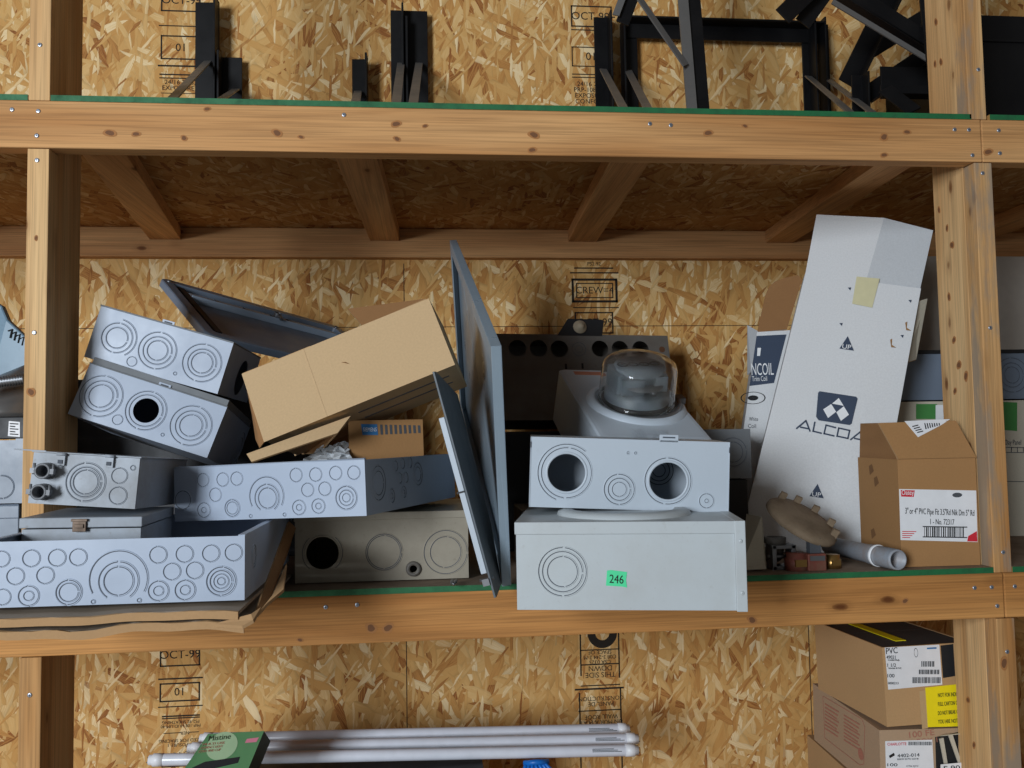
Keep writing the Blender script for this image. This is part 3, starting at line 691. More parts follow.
# D: plain kraft carton
def loc_(th, v): return MW(th).inverted() @ Vector(v)
D = thing('carton', 'plain blank kraft carton tipped up at an angle over the opened carton', 'cardboard box', (.4298, -.0298, -.6353), (-.1851, -.3696, -.1028))
w, d, h = .3732, .176, .138
DF = fr(D)
b = mb(MT['kraft3']); carton(b, w, d, h, ('left', 'top')); b.build('body', None, D)
b = mb(MT['kraft3']); b.box((w*.325, -.0006, 0), (w*.331, .0003, h)); b.build('crease', None, D)
q = [loc_(D, atY(x, y, Y)) for x, y, Y in ((363, 327, .155), (426, 300, .10), (416, 302, .17), (348, 310, .22))]
flap('back_flap', q, .003, MT['kraftin'], D)
flap('end_flap', [(0, .004, h-.002), (0, .004, .002), (-.014, .010, -.004), (-.022, .030, .02), (-.012, .05, h-.012)], .003, MT['kraftin'], D)
flap('top_flap', [(0, .006, h), (.135, .006, h), (.125, .06, h+.006), (.012, .06, h+.006)], .003, MT['kraftin'], D)
b = mb(MT['kraftin']); u, v = DF.uv(345, 363); b.prism([(u-.006, -.0003, v+.004), (u+.002, -.0003, v+.001), (u+.007, -.0003, v-.005), (u+.001, -.0028, v-.001)], (0, -.0008, 0)); b.build('torn_nick', None, D)
DS = Face(D, (0, 0, 0), (1, 0, 0), (0, 1, 0))
b = mb(MT['slateink'])
for k in range(2): b.box((.17, .05+.05*k, -.0006), (w-.02, .056+.05*k, .0003))
b.build('printed_stripes', None, D)

# E: opened carton standing in J
E = thing('carton', 'opened brown carton with a blue badge and stripes, standing inside the turned enclosure', 'cardboard box', (.578, .038, -.7605), (-.03, -.01, .36))
w, d, h = .150, .20, .163
EF = fr(E)
b = mb(MT['kraft2']); carton(b, w, d, h, ('left', 'top')); b.build('body', None, E)
EL = Face(E, (0, 0, 0), (0, -1, 0), (0, 0, 1))
def loc_(th, v): return MW(th).inverted() @ Vector(v)
hy = MW(E) @ Vector((0, 0, h)); hz = MW(E) @ Vector((0, d, h))
k0 = loc_(E, atY(351, 417, -.012)); k1 = loc_(E, atY(247, 455, -.045)); k2 = loc_(E, atY(252, 463, -.055)); k3 = loc_(E, atY(338, 434, -.035))
flap('flap', [k0, k1, k2, k3], .004, MT['kraft3'], E)
flap('flap', [(.002, .01, h-.002), (.002, d-.01, h-.002), (-.05, d-.02, h-.06), (-.05, .03, h-.06)], .003, MT['kraftin'], E)
b = mb(MT['bluelogo']); decal(b, EF, [(361, 424), (377, 424.2), (378, 435), (362.5, 435)]); b.build('printed_badge', None, E)
b = mb(MT['slateink'])
for k in range(9):
    x = 380+k*4.7; decal(b, EF, [(x, 424.5+k*.1), (x+2.4, 424.6+k*.1), (x+3, 434.6-k*.2), (x+.6, 434.6-k*.2)])
b.build('printed_stripes', None, E)
write(EF, 363, 376.5, 429.5, 'SIEMENS', MT['whiteink'], E, hpx=4)
# crumpled film in the mouth of the carton
b = mb(MT['film']); n = 9; c = [[None]*n for _ in range(n)]
f0, f1, f2, f3 = atY(303, 462, .0), atY(352, 460, .01), atY(347, 441, .06), atY(322, 446, .06)
for i in range(n):
    for j in range(n):
        s, t = i/(n-1), j/(n-1); p = (f0*(1-s)+f1*s)*(1-t)+(f3*(1-s)+f2*s)*t
        c[i][j] = b.bm.verts.new(p+Vector((random.uniform(-.003, .003), random.uniform(-.008, .008), random.uniform(-.003, .003))))
for i in range(n-1):
    for j in range(n-1): b.bm.faces.new((c[i][j], c[i+1][j], c[i+1][j+1], c[i][j+1]))
o = b.build('plastic_bag'); sm = o.modifiers.new('s', 'SOLIDIFY'); sm.thickness = .0012
tag(o, 'crumpled clear plastic bag poking out of the opened brown carton', 'plastic bag')

# I: torn cardboard trays under H
def tray(name, label, x0, x1, y0, y1, z, lip_h, wav, flapq=None):
    th = thing(name, label, 'cardboard tray', (x0, y0, z))
    w, d = x1-x0, y1-y0; n = 24
    b = mb(MT['tray']); top = []
    def hh(u): return wav*sin(u*9+1.2)+wav*.5*sin(u*23)
    # base with drooping front
    g = 6
    V = [[b.bm.verts.new((w*i/n, d*j/g, hh(i/n)*(1-j/g)+.0)) for j in range(g+1)] for i in range(n+1)]
    Vb = [[b.bm.verts.new((w*i/n, d*j/g, hh(i/n)*(1-j/g)-.005)) for j in range(g+1)] for i in range(n+1)]
    for i in range(n):
        for j in range(g):
            b.bm.faces.new((V[i][j], V[i+1][j], V[i+1][j+1], V[i][j+1])); b.bm.faces.new((Vb[i][j], Vb[i][j+1], Vb[i+1][j+1], Vb[i+1][j]))
    for i in range(n): f = b.bm.faces.new((V[i][0], Vb[i][0], Vb[i+1][0], V[i+1][0])); f = b.bm.faces.new((V[i][g], V[i+1][g], Vb[i+1][g], Vb[i][g]))
    for j in range(g): b.bm.faces.new((V[0][j], V[0][j+1], Vb[0][j+1], Vb[0][j])); b.bm.faces.new((V[n][j], Vb[n][j], Vb[n][j+1], V[n][j+1]))
    b.build('base', None, th)
    b = mb(MT['edge'])
    A = [[b.bm.verts.new((w*i/n, -.001-.004*k, hh(i/n)+(lip_h+random.uniform(-.001, .001) if r else -.0115))) for i in range(n+1)] for k in (0, 1) for r in (0, 1)]
    for i in range(n):
        for a, c in ((0, 1), (1, 3), (3, 2), (2, 0)): b.bm.faces.new((A[a][i], A[a][i+1], A[c][i+1], A[c][i]))
    b.cap([A[0][0], A[1][0], A[3][0], A[2][0]]); b.cap([A[0][n], A[1][n], A[3][n], A[2][n]])
    b.build('front_lip', None, th)
    return th
I1 = tray('cardboard_tray', 'dusty corrugated tray with a torn upright side flap, under the long front enclosure', .045, .452, -.335, .10, -.874, -.0, .0015)
I2 = tray('cardboard_tray', 'flattened bent corrugated sheet sticking out lowest over the shelf edge', .045, .458, -.325, .10, -.893, -.0, .004)
# upright torn side flap of the tray
q = [loc_(I1, atY(x, y, Y)) for x, y, Y in ((255, 615, -.29), (289, 521, -.02), (296, 528, -.02), (287, 556, -.12), (270, 600, -.24))]
flap('side_flap', q, .006, MT['kraftin'], I1)
q = [loc_(I1, atY(x, y, Y)) for x, y, Y in ((257, 618, -.30), (273, 598, -.252), (287, 566, -.16), (284, 592, -.24), (268, 606, -.28))]
flap('torn_strip', q, .005, MT['edge'], I1)
q = [loc_(I2, atY(x, y, Y)) for x, y, Y in ((214, 627, -.335), (252, 617, -.335), (262, 610, -.32), (254, 623, -.34), (243, 629, -.345))]
flap('bent_corner', q, .005, MT['edge'], I2)

# ------------------------------------------------------------------ the tall panel and the narrow cover
LP = thing('tall_panel', 'tall grey steel panel door standing on edge in the middle of the shelf', 'panel', (.8584, -.0267, -.909), (.4344, -.0774, .0246))
w, d, h = .0175, .8317, .4698
b = mb(MT['panel'])
t = .0016
b.box((w-t, 0, 0), (w, d, h)); b.box((0, 0, 0), (w-t, t*6, h)); b.box((0, d-t, 0), (w-t, d, h)); b.box((0, t*6, 0), (w-t, d-t, t)); b.box((0, t*6, h-t), (w-t, d-t, h))
b.build('sheet', None, LP, .0006)
b = mb(MT['panel']); b.box((0, t*6, h-.03), (t, d-t, h-t)); b.box((0, t*6, t), (t, d-t, .03)); b.box((0, d-.03, .03), (t, d-t, h-.03)); b.build('return_flange', None, LP)
b = mb(MT['panel']); b.box((.009, .06, .06), (.0155, .085, h-.06)); b.build('stiffener', None, LP)

MT['coverdark'] = paint('dark_cover_enamel', srgb(92, 100, 106), .45, .25)
MP = thing('narrow_cover', 'narrow thin cover leaning left with a pale channel, in front of the tall panel', 'cover', (.8364, -.1226, -.9109), (.07, -.245, -.20))
b = mb(MT['coverdark'])
pts = [(0, 0, 0), (0, .012, -.002), (0, .10, .0), (0, .17, .10), (0, .19, .36), (0, .02, .4058), (0, 0, .4058)]
b.prism(pts, (.0035, 0, 0)); b.build('plate', None, MP, .0004)
b = mb(MT['pale']); b.box((-.0105, -.002, .045), (-.0003, .02, .325)); b.build('edge_channel', None, MP, .001)
b = mb(MT['blackpl']); b.box((-.014, -.003, .19), (-.0005, .012, .193)); b.build('tie', None, MP)
b = mb(MT['zinc']); b.box((-.012, -.004, .024), (.0, .008, .036)); b.tube([(-.02, .02, .030), (.006, .02, .030)], .003); b.build('catch', None, MP)
b = mb(MT['zinc']); b.tube([(.775, .01, -.902), (.772, -.012, -.9015), (.770, -.03, -.902), (.7665, -.012, -.9015), (.768, .012, -.902)], .0035, seg=8); o = b.build('metal_clip'); tag(o, 'small bright metal clip lying on the shelf edge by the narrow cover foot', 'clip')

# ------------------------------------------------------------------ meter boxes, middle right
S_, SF, SS = enclosure('meter_socket_box', 'pale grey steel box bearing a green tape tag, jutting out over the shelf front', 'electrical box',
    (.8650, -.2393, -.9085), (0, .0, -.1948), (.3560, .35, .1375), MT['pale2'], (),
    kos=[(562.5, 571.6, (15, 20, 24))])
w, d, h = .3560, .35, .1375
b = mb(MT['pale2']); b.box((-.002, -.004, h-.018), (w+.002, d, h+.0015)); b.build('cover', None, S_, .001)
b = mb(MT['pale2']); b.box((w-.0125, -.006, -.001), (w+.004, d*.8, h+.002)); 
for z in (.028, .108): b.lathe([(.0035, 0), (.003, .0015), (.0005, .002)], X=frame((w-.004, -.006, z), (1, 0, 0), (0, 0, 1)), seg=12)
b.build('end_flange', None, S_, .001)
b = mb(MT['pale2']); cx, cy = .176, .135
b.lathe([(.116, h+.001), (.114, h+.007), (.104, h+.011), (.090, h+.011), (.086, h+.006), (.0, h+.006)], X=Matrix.Translation((cx, cy, 0)), seg=48); b.build('socket_ring', None, S_)
b = mb(MT['tapegreen']); decal(b, SF, [(607, 570.5), (611, 570), (627, 572), (626, 580), (627, 587.5), (622, 586.5), (606, 585.5)], None, .0008, .0005); tp = b.build('tape_tag', None, S_); 
write(SF, 609.5, 623.5, (578.5, 579.5), '246', MT['ink'], tp, hpx=8.5, lift=.0013)

R_, RF, RS = enclosure('hub_box', 'pale grey box with two large open round holes, lying on the tape tagged box', 'electrical box',
    (.9018, -.1195, -.7560), (.0251, .0450, -.1097), (.3462, .13, .1229), MT['pale'], (),
    fholes=[(566.5, 472.7, 18.8), (668, 481, 18.5)],
    kos=[(566.5, 472.7, (25,)), (566.5, 472.7, (28.5,), {0: (0, 0, [(330, 80)])}), (619.3, 489.3, (7, 11, 15)), (668, 481, (23,)), (706.5, 500.8, (7, 1.8)), (628, 452.8, (1.,)), (635.5, 453, (1.,))])
u, v = RF.uv(669, 440); b = mb(MT['pale']); hh = .1229
b.plate((u-.0165, 0, hh-.003), (1, 0, 0), (0, 0, 1), .033, .013, (), .0016); b.box((u-.011, -.0006, hh+.004), (u+.011, .002, hh+.0065), MT['groove']); b.build('hasp_tab', None, R_, .0005)
for (x, y, r) in ((566.5, 472.7, 18.8), (668, 481, 18.5)):
    u, v = RF.uv(x, y); s = RF.mmpp(x, y); b = mb(MT['pale']); b.lathe([((r+2.6)*s, 0), ((r+2)*s, .0016), (r*s, .0016), (r*s, -.003)], X=RF.X(u, v), seg=40); b.build('hole_rim', None, R_)
# knocked-out rings visible on the inner back wall through the right hole
b = mb(MT['pale']); X = frame((.245, .1283, .062), (1, 0, 0), (0, 0, 1))
for r in (.012, .020, .027): ring(b, X, r, .0016, [(90, 8)])
b.build('inner_knockout', None, R_)
for x in (-.0012, .3462):
    b = mb(MT['pale']); b.box((x, -.001, .0), (x+.0012, .12, .1229)); b.box((x, -.0018, .104), (x+.0012, .004, .114), MT['groove']); b.build('side_seam', None, R_)

# Q: meter can tipped forward with the meter in it
Q = thing('meter_can', 'grey meter can tipped up towards the front, carrying the glass-domed meter', 'meter box', (1.0543, .0914, -.7583), (.4558, .0265, .1029))
w, d, h = .2332, .3681, .1264
b = mb(MT['pale']); shell(b, w, d, h, None); b.build('body', None, Q, 0)
b = mb(MT['pale'])
ls = [[(x, y, z) for x, y in rrect(i, i, w-i, d-i, .012)] for i, z in ((-.002, h-.014), (-.002, h+.002), (.002, h+.005), (.01, h+.006))]
loft(b, ls); b.build('cover', None, Q)
QT = Face(Q, (0, 0, h+.006), (1, 0, 0), (0, 1, 0))
mu, mv = QT.uv(636, 404)
mpx = QT.mmpp(636, 404)
rr = .106
b = mb(MT['pale']); XQ = Matrix.Translation((mu, mv, h+.006))
b.lathe([(rr+.004, -.001), (rr, .006), (rr-.008, .010), (rr-.014, .010), (rr-.018, .002), (rr-.04, .001)], X=XQ, seg=56); b.build('cover_ring', None, Q)
write(QT, 634, 671, (434, 435), 'MILBANK', MT['pale'], Q, name='embossed_lettering', hpx=9, lift=.001)
for dv in (0,): write(QT, 634, 671, (438.5, 439.5), 'METER', MT['pale'], Q, name='embossed_lettering', hpx=9, lift=.001)
b = mb(plain('warning_print', srgb(186, 122, 96), .7)); decal_uv(b, QT, .03, d-.035, .10, d-.015); b.build('warning_label', None, Q)
# the meter
mw = MW(Q) @ Vector((mu, mv, h+.008))
ME = thing('electric_meter', 'round electric meter under a clear glass dome, plugged into the tipped meter can', 'electric meter', mw, Q.rotation_euler)
# tilt the dome a little like in the photograph
rg_ = .083
ME.rotation_euler.y -= .07
b = mb(MT['glass'])
HT = .104
prof = [(rg_+.006, .002), (rg_+.006, .008), (rg_, .010), (rg_, .02), (rg_-.0015, HT*.55), (rg_-.003, HT*.80), (rg_-.007, HT*.90), (rg_-.016, HT*.965), (rg_-.030, HT), (rg_-.05, HT+.003), (.0, HT+.004)]
inn = [(max(0, r-.0016), z-.0016) for r, z in prof[::-1]]; inn[-1] = (rg_-.0016, .002); inn[-2] = (rg_-.0016, .006); inn[-3] = (rg_-.0016, .01); inn[0] = (0, HT+.001)
b.lathe(prof+inn+[(rg_+.006, .002)], seg=56); b.build('glass_dome', None, ME)
b = mb(MT['zinc']); b.lathe([(rg_+.0135, -.004), (rg_+.0135, .009), (rg_+.007, .011), (rg_+.007, -.004)], seg=56); b.box((rg_+.010, -.012, -.003), (rg_+.026, .012, .010)); b.build('sealing_ring', None, ME)
b = mb(MT['blackpl']); rg = b.lathe([(rg_-.006, .001), (rg_-.006, .012), (rg_-.010, .014), (.0, .014)], seg=40); b.build('base', None, ME)
b = mb(MT['register']); b.lathe([(rg_-.012, .014), (rg_-.012, .032), (rg_-.018, .036), (.02, .036)], seg=40); b.build('frame_ring', None, ME)
b = mb(MT['register']); b.box((-.058, -.030, .034), (.046, .042, .078)); b.box((-.050, -.042, .036), (.0, -.028, .072)); b.box((.022, -.038, .04), (.052, -.02, .075)); b.lathe([(.05, .076), (.05, .084), (.0, .085)], seg=30); b.build('register', None, ME, .002)
b = mb(MT['register']); b.lathe([(.054, .0855), (.054, .087), (.0, .087)], seg=36); 
b.build('dial_plate', None, ME)
for k in range(4):
    b = mb(MT['ink']); ring(b, Matrix.Translation((-.036+.024*k, .008, .0872)), .009, .001); b.box((-.0365+.024*k, .008, .0872), (-.0355+.024*k, .016, .0878)); b.build('dial', None, ME)
b = mb(MT['zinc']); b.lathe([(.006, 0), (.006, .012), (.0045, .016), (0, .017)], X=frame((.016, -.042, .045), (1, 0, 0), (0, 0, 1)), seg=16); b.box((.0, -.044, .043), (.032, -.040, .047)); b.build('adjusting_screw', None, ME)
b = mb(MT['zinc']); b.lathe([(.044, .052), (.044, .055), (.0, .055)], X=Matrix.Translation((0, -.022, 0)), seg=40); b.build('disc', None, ME)

DG = thing('gap_shade_box', 'added dark box holding the deep shade behind the twin tilted boxes', 'cabinet', (-.16, .47, DK))  # added dark box; deep shade of the gap put into its colour
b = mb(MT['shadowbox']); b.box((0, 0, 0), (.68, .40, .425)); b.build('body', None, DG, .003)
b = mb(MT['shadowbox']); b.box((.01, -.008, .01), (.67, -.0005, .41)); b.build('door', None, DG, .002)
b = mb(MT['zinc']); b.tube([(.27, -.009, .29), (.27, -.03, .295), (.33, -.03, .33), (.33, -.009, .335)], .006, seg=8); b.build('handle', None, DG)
# dark box supporting the back of the pile
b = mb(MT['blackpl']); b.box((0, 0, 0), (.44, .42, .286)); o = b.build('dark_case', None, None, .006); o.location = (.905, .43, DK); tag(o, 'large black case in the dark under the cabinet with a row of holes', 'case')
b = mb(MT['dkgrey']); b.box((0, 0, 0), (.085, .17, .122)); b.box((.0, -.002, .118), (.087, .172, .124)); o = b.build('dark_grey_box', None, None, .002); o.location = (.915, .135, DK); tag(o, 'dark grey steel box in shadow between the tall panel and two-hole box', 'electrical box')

# O: old dark grey back panel with a row of holes
O_, OF, OS = enclosure('punched_cabinet', 'old dark grey cabinet with a row of round holes, standing at the back', 'electrical box',
    (.9053, .7192, -.5927), (-.2316, .01, .0644), (.5223, .10, .2554), MT['dkgrey'], (),
    fholes=[(517.4, 348.2, 8.3), (538.5, 348.2, 8.3), (559.4, 348.8, 8.4), (600, 348.6, 8), (620, 348.8, 8), (640.6, 349, 8)],
    kos=[(579, 349, (6.5, 3.5))])
u, v = OF.uv(662, 349.5); b = mb(plain('rust', srgb(92, 58, 34), .9)); b.lathe([(.009, .0006), (.0, .0012)], X=OF.X(u, v), seg=20); 
b.build('rust_spot', None, O_)
b = mb(MT['dkgrey']); u0, v0 = OF.uv(495, 412); b.box((0, -.006, .0), (.5223, 0, .016)); b.box((.0, -.0025, .016), (.5223, 0, .02)); b.build('bottom_lip', None, O_, .001)
q = [loc_(O_, OF.wp)*0]
tp = [OF.uv(x, y) for x, y in ((557, 334), (602, 334), (605, 321), (567, 320))]
b = mb(MT['blackpl']); hb = .2554
b.prism([(tp[0][0], -.0005, hb-.004), (tp[1][0], -.0005, hb-.004), (tp[2][0]-.004, -.004, tp[2][1]), (tp[2][0]-.012, -.004, tp[2][1]+.003), (tp[3][0]+.004, -.004, tp[3][1]+.003), (tp[3][0], -.004, tp[3][1])], (0, .004, 0))
o = b.build('hanger_bracket', None, O_, .001)
u, v = OF.uv(579.5, 327.5); b = mb(MT['creamcard'] if False else plain('dusty_hub', srgb(178, 164, 140), .7)); b.lathe([(.020, .004), (.019, .008), (.011, .010), (.010, .016), (.0, .017)], X=OF.X(u, v), seg=20); b.build('hub', None, o)
for (x, y) in ((566, 366.5), (582.5, 366)):
    u, v = OF.uv(x, y); b = mb(MT['ink']); b.box((u-.003, -.0006, v-.008), (u+.003, .0002, v+.008)); b.build('slot', None, O_)

# T: small grey box to the right, on a dark case
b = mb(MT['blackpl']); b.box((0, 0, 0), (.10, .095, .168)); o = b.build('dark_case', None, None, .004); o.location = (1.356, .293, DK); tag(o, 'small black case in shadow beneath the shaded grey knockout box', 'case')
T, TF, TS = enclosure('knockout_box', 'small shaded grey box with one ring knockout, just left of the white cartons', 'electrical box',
    (1.3563, .29, -.7385), (0, .0, .0), (.1076, .10, .1128), MT['greyshade'], (), kos=[(733, 452, (10, 14))])
# U: cream card
q = [atY(747, 514, .16), atY(762, 517, .10), atY(766.5, 569, .035), atY(741, 570, .035)]
b = mb(MT['creamcard']); b.prism(q, (.0, .004, .0)); o = b.build('cream_card'); tag(o, 'cream coloured bent card sheet standing behind the right end of the tape-tagged box', 'card')

# ------------------------------------------------------------------ white cartons on the right
def leaning(name, label, P0, lean, yaw=0.):
    """thing whose front plane passes through P0 (bottom) leaning back by lean"""
    th = thing(name, label, 'cardboard box', P0, (-lean, 0, yaw)); return th
W = leaning('long_carton', 'long leaning white carton with navy lettering and a square emblem, its top open', (1.44, .315, DK), .21, -.36)
WF = fr(W); WF.extra = .0024
def wpt(x, y): u, v = WF.uv(x, y); return Vector((u, 0, v))
bl = wpt(741, 532); bl = wpt(805.5, 272.7)+(bl-wpt(805.5, 272.7))*1.0
# extend the left and right edges down to the shelf
tl, tr_, rm = wpt(805.5, 272.7), wpt(921, 288.5), wpt(898, 416)
def down(a, c, z): k = (z-a.z)/(c.z-a.z); return a+(c-a)*k
BL, BR = down(tl, wpt(745, 516), .001), down(tr_, rm, .001)
fold = wpt(861, 281)
dep = .085
fold = wpt(866, 281.2); cb = down(fold, wpt(835, 400), .001); cb.y = -.0025
DV = Vector((0, dep*cos(.21), dep*sin(.21)))
b = mb(MT['wcard']); b.prism([BL, cb, fold, tl], DV); b.prism([cb, BR, tr_, fold], DV); b.build('body', None, W)
# open top flap standing up, creased along its middle
t0, t1, t2 = wpt(816.5, 214.5), wpt(884, 217.8), wpt(934.5, 227.5)
b = mb(MT['wcard']); b.prism([tl, fold, t1, t0], (0, .004, 0)); b.build('top_flap', None, W)
def offl(p, k=.14):
    a_ = (t1-fold).normalized(); e_ = p-fold; return p+Vector((0, k*(e_-a_*e_.dot(a_)).length, 0))
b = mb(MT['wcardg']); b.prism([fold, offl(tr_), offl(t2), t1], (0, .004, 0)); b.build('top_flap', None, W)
# torn right-hand flap
q = [wpt(918, 300)+Vector((0, .01, 0)), wpt(930, 294)+Vector((0, .03, 0)), wpt(921, 352)+Vector((0, .06, 0)), wpt(906, 362)+Vector((0, .01, 0))]
b = mb(MT['creamcard']); b.prism(q, (.0, .008, 0), None, MT['edge']); b.build('torn_flap', None, W)
b = mb(MT['oldtape']); decal(b, WF, [(856.5, 277), (879.5, 279), (872, 308), (852, 304)]); b.build('old_tape', None, W)
b = mb(MT['navy']); lg = [(818, 393), (819.5, 391.5), (856, 397), (857.5, 399), (851.5, 424), (849.5, 425.3), (818.5, 420.5), (816, 417)]
decal(b, WF, lg); em = b.build('printed_emblem', None, W)
b = mb(MT['whiteink'])
E_ = lambda x, y: (785+x*.0886, 380+y*.0886)
for poly in ([(605, 208), (660, 295), (530, 270)], [(520, 275), (575, 362), (485, 432), (430, 335)], [(662, 300), (720, 395), (630, 465), (578, 368)]):
    decal(b, WF, [E_(*q) for q in poly], None, .0012)
b.build('emblem_diamond', None, em)
def strokes(F, letters, wpx, m, parent):
    b = mb(m)
    for ln in letters:
        for p_, q2 in zip(ln, ln[1:]):
            (x0, y0), (x1, y1) = E_(*p_), E_(*q2); dx, dy = x1-x0, y1-y0; l_ = math.hypot(dx, dy); nx, ny = -dy/l_*wpx/2, dx/l_*wpx/2; ex, ey = dx/l_*wpx*.4, dy/l_*wpx*.4
            decal(b, F, [(x0-nx-ex, y0-ny-ey), (x1-nx+ex, y1-ny+ey), (x1+nx+ex, y1+ny+ey), (x0+nx-ex, y0+ny-ey)])
    return b.build('lettering', None, parent)
strokes(WF, [[(130, 548), (235, 462), (280, 578)], [(175, 535), (262, 552)], [(335, 480), (315, 580), (408, 603)], [(570, 540), (462, 512), (440, 608), (550, 633)],
             [(605, 545), (728, 572), (708, 662), (586, 636), (605, 545)], [(740, 675), (845, 590), (890, 705)], [(785, 662), (872, 680)]], 1.5, MT['navy'], W)
for (x, y) in ((846.6, 344), (816.5, 491.5)):
    b = mb(MT['navy']); decal(b, WF, [(x+1, y-7.5), (x+7.2, y+7), (x-7.2, y+4.8)]); tr = b.build('printed_triangle', None, W)
    write(WF, x-4.4, x+4.4, (y+2.6, y+3.8), 'UP', MT['whiteink'], tr, hpx=4.6, lift=.0014)
b = mb(MT['navy'])
for (x, y) in ((849.5, 289), (841, 324.5), (910, 301.5), (902, 336.5)): decal(b, WF, [(x-1.8, y-1), (x+1.5, y-1.2), (x+.5, y+1.6)])
b.build('printed_marks', None, W)
b = mb(plain('tear_brown', srgb(150, 112, 70), .9))
for (x, y) in ((890, 344), (905, 327)): decal(b, WF, [(x, y-4), (x+2, y-5), (x+1.5, y+1), (x+6, y+4), (x+1, y+3.5)])
b.build('torn_spot', None, W)

V_ = leaning('coil_carton', 'white carton with a navy panel and rounded brown flap, behind the long white carton', (1.43, .445, DK), .20, -.30)
VF = fr(V_)
def vpt(x, y): u, v = VF.uv(x, y); return Vector((u, 0, v))
a0, a1 = vpt(757, 332), vpt(788, 330); a2 = vpt(812, 329)
L0 = down(a0, vpt(738, 470), .001); R0 = down(a2, vpt(790, 470), .001)
b = mb(MT['wcard']); b.prism([L0, R0, a2, a0], (0, .10*cos(.20), .10*sin(.20))); b.build('body', None, V_)
arc = [vpt(x, y)+Vector((0, .025, 0)) for x, y in ((806, 273), (799, 271.5), (785, 274.5), (776, 278), (770, 283), (766, 292))]
b = mb(MT['kraftin']); b.prism([a0+Vector((0, .003, 0)), vpt(787, 329)+Vector((0, .003, 0)), vpt(803, 277)+Vector((0, .02, 0))]+arc[1:], (0, .004, 0), None, MT['wcard']); b.build('top_flap', None, V_)
b = mb(MT['wcardg']); b.prism([vpt(748.5, 319)+Vector((0, .05, 0)), vpt(758, 331)+Vector((0, .001, 0)), vpt(751, 372)+Vector((0, .001, 0)), vpt(748, 372)+Vector((0, .03, 0))], (0, .004, 0)); b.build('side_flap', None, V_)
b = mb(MT['navy']); decal(b, VF, [(756.5, 336), (786.5, 334.5), (774, 383), (749.5, 386)]); npn = b.build('printed_panel', None, V_)
write(VF, 751.5, 773.5, (369.5, 369), 'NCOIL', MT['whiteink'], npn, hpx=12, lift=.0014)
write(VF, 752, 767, (379, 378.5), "Trim Coil", MT['whiteink'], npn, hpx=5, lift=.0014)
b = mb(MT['whiteink']); decal(b, VF, [(757.5, 348), (761, 348), (760, 356), (757, 356)], None, .0014); b.build('small_mark', None, npn)
u, v = VF.uv(753, 398); s = VF.mmpp(753, 398); b = mb(MT['ink']); X = VF.X(u, v) @ Matrix.Diagonal((1.9, 1, 1, 1))
b.lathe([(5.6*s, .0007), (6.2*s, .0007)], X=X, seg=28); b.lathe([(2.6*s, .0008), (0.1*s, .0008)], X=X, seg=20); b.build('printed_coil_picture', None, V_)
write(VF, 749, 758, 419, 'White', MT['slateink'], V_, hpx=4); write(VF, 748, 756, 426, 'Coil', MT['slateink'], V_, hpx=4)

# X: small brown carton with a white label
XB = thing('small_carton', 'small open brown carton with a large white barcode label, standing against the right post', 'cardboard box', (1.6703, .034, DK+.0005), (0, .0, -.03))
w, d, h = .1644, .17, .2155
XF = fr(XB)
b = mb(MT['kraft2']); carton(b, w, d, h, ('top',)); b.build('body', None, XB)
def xp(x, y, dy=0.): u, v = XF.uv(x, y); return Vector((u, dy, v))
f0, f1, f2, f3 = (0, 0, h), (w, 0, h), xp(963.5, 421)+Vector((0, .03, 0)), xp(885, 423.5)+Vector((0, .03, 0))
flap('front_flap', [f0, f1, f2, f3], .004, MT['kraft2'], XB)
flap('side_flap', [(.002, .006, h), (.002, d-.004, h), (.006, d-.006, h+.075), (.004, .05, h+.075)], .004, MT['kraftin'], XB)
flap('back_flap', [(.004, d, h), (w-.004, d, h), (w-.03, d+.004, h+.06), (.02, d+.004, h+.07)], .004, MT['kraftin'], XB)
b = mb(MT['white']); decal(b, XF, [(899, 489), (976, 490.5), (977.5, 542), (900.5, 540)]); lb = b.build('label', None, XB)
b = mb(MT['red']); decal(b, XF, [(900.5, 490), (914.5, 490.4), (913.5, 497), (901, 496.5)], None, .0009, .0002); decal(b, XF, [(976.6, 531), (977.2, 541.5), (967, 541.3), (968, 536)], None, .0009, .0002)
b.build('red_print', None, lb)
write(XF, 901.3, 913.5, 493.2, 'Oatey', MT['whiteink'], lb, hpx=5, lift=.0013)
write(XF, 905, 974, (511.5, 513.8), '3" or 4" PVC Pipe Fit 3.5"Rd Nik Dm 5" Rd', MT['ink'], lb, hpx=6, lift=.001)
write(XF, 930, 954, (521.5, 522), '1 - No. 72317', MT['ink'], lb, hpx=5.6, lift=.001)
b = mb(MT['ink']); x = 924.; decal(b, XF, [(922.5, 526), (967, 526.6), (967, 527.6), (922.5, 527)], None, .001, .0002); decal(b, XF, [(922.5, 536.3), (967, 537), (967, 538), (922.5, 537.3)], None, .001, .0002)
random.seed(3)
while x < 964:
    q = random.choice((.5, .8, 1.2)); decal(b, XF, [(x, 526.5), (x+q, 526.5), (x+q, 537), (x, 537)], None, .001, .0002); x += q+random.choice((.6, .9, 1.3))
b.build('barcode', None, lb)
b = mb(MT['slateink']); u, v = XF.uv(957, 495); b.lathe([(.0095, .0009), (.0, .0009)], X=XF.X(u, v) @ Matrix.Diagonal((1.1, .5, 1, 1)), seg=20); b.build('printed_oval', None, lb)
b = mb(MT['red'])
for k in range(4): decal(b, XF, [(902, 531+k*2), (916-2*k, 531.2+k*2), (916-2*k, 532+k*2), (902, 531.8+k*2)], None, .0009, .0002)
b.build('red_small_print', None, lb)
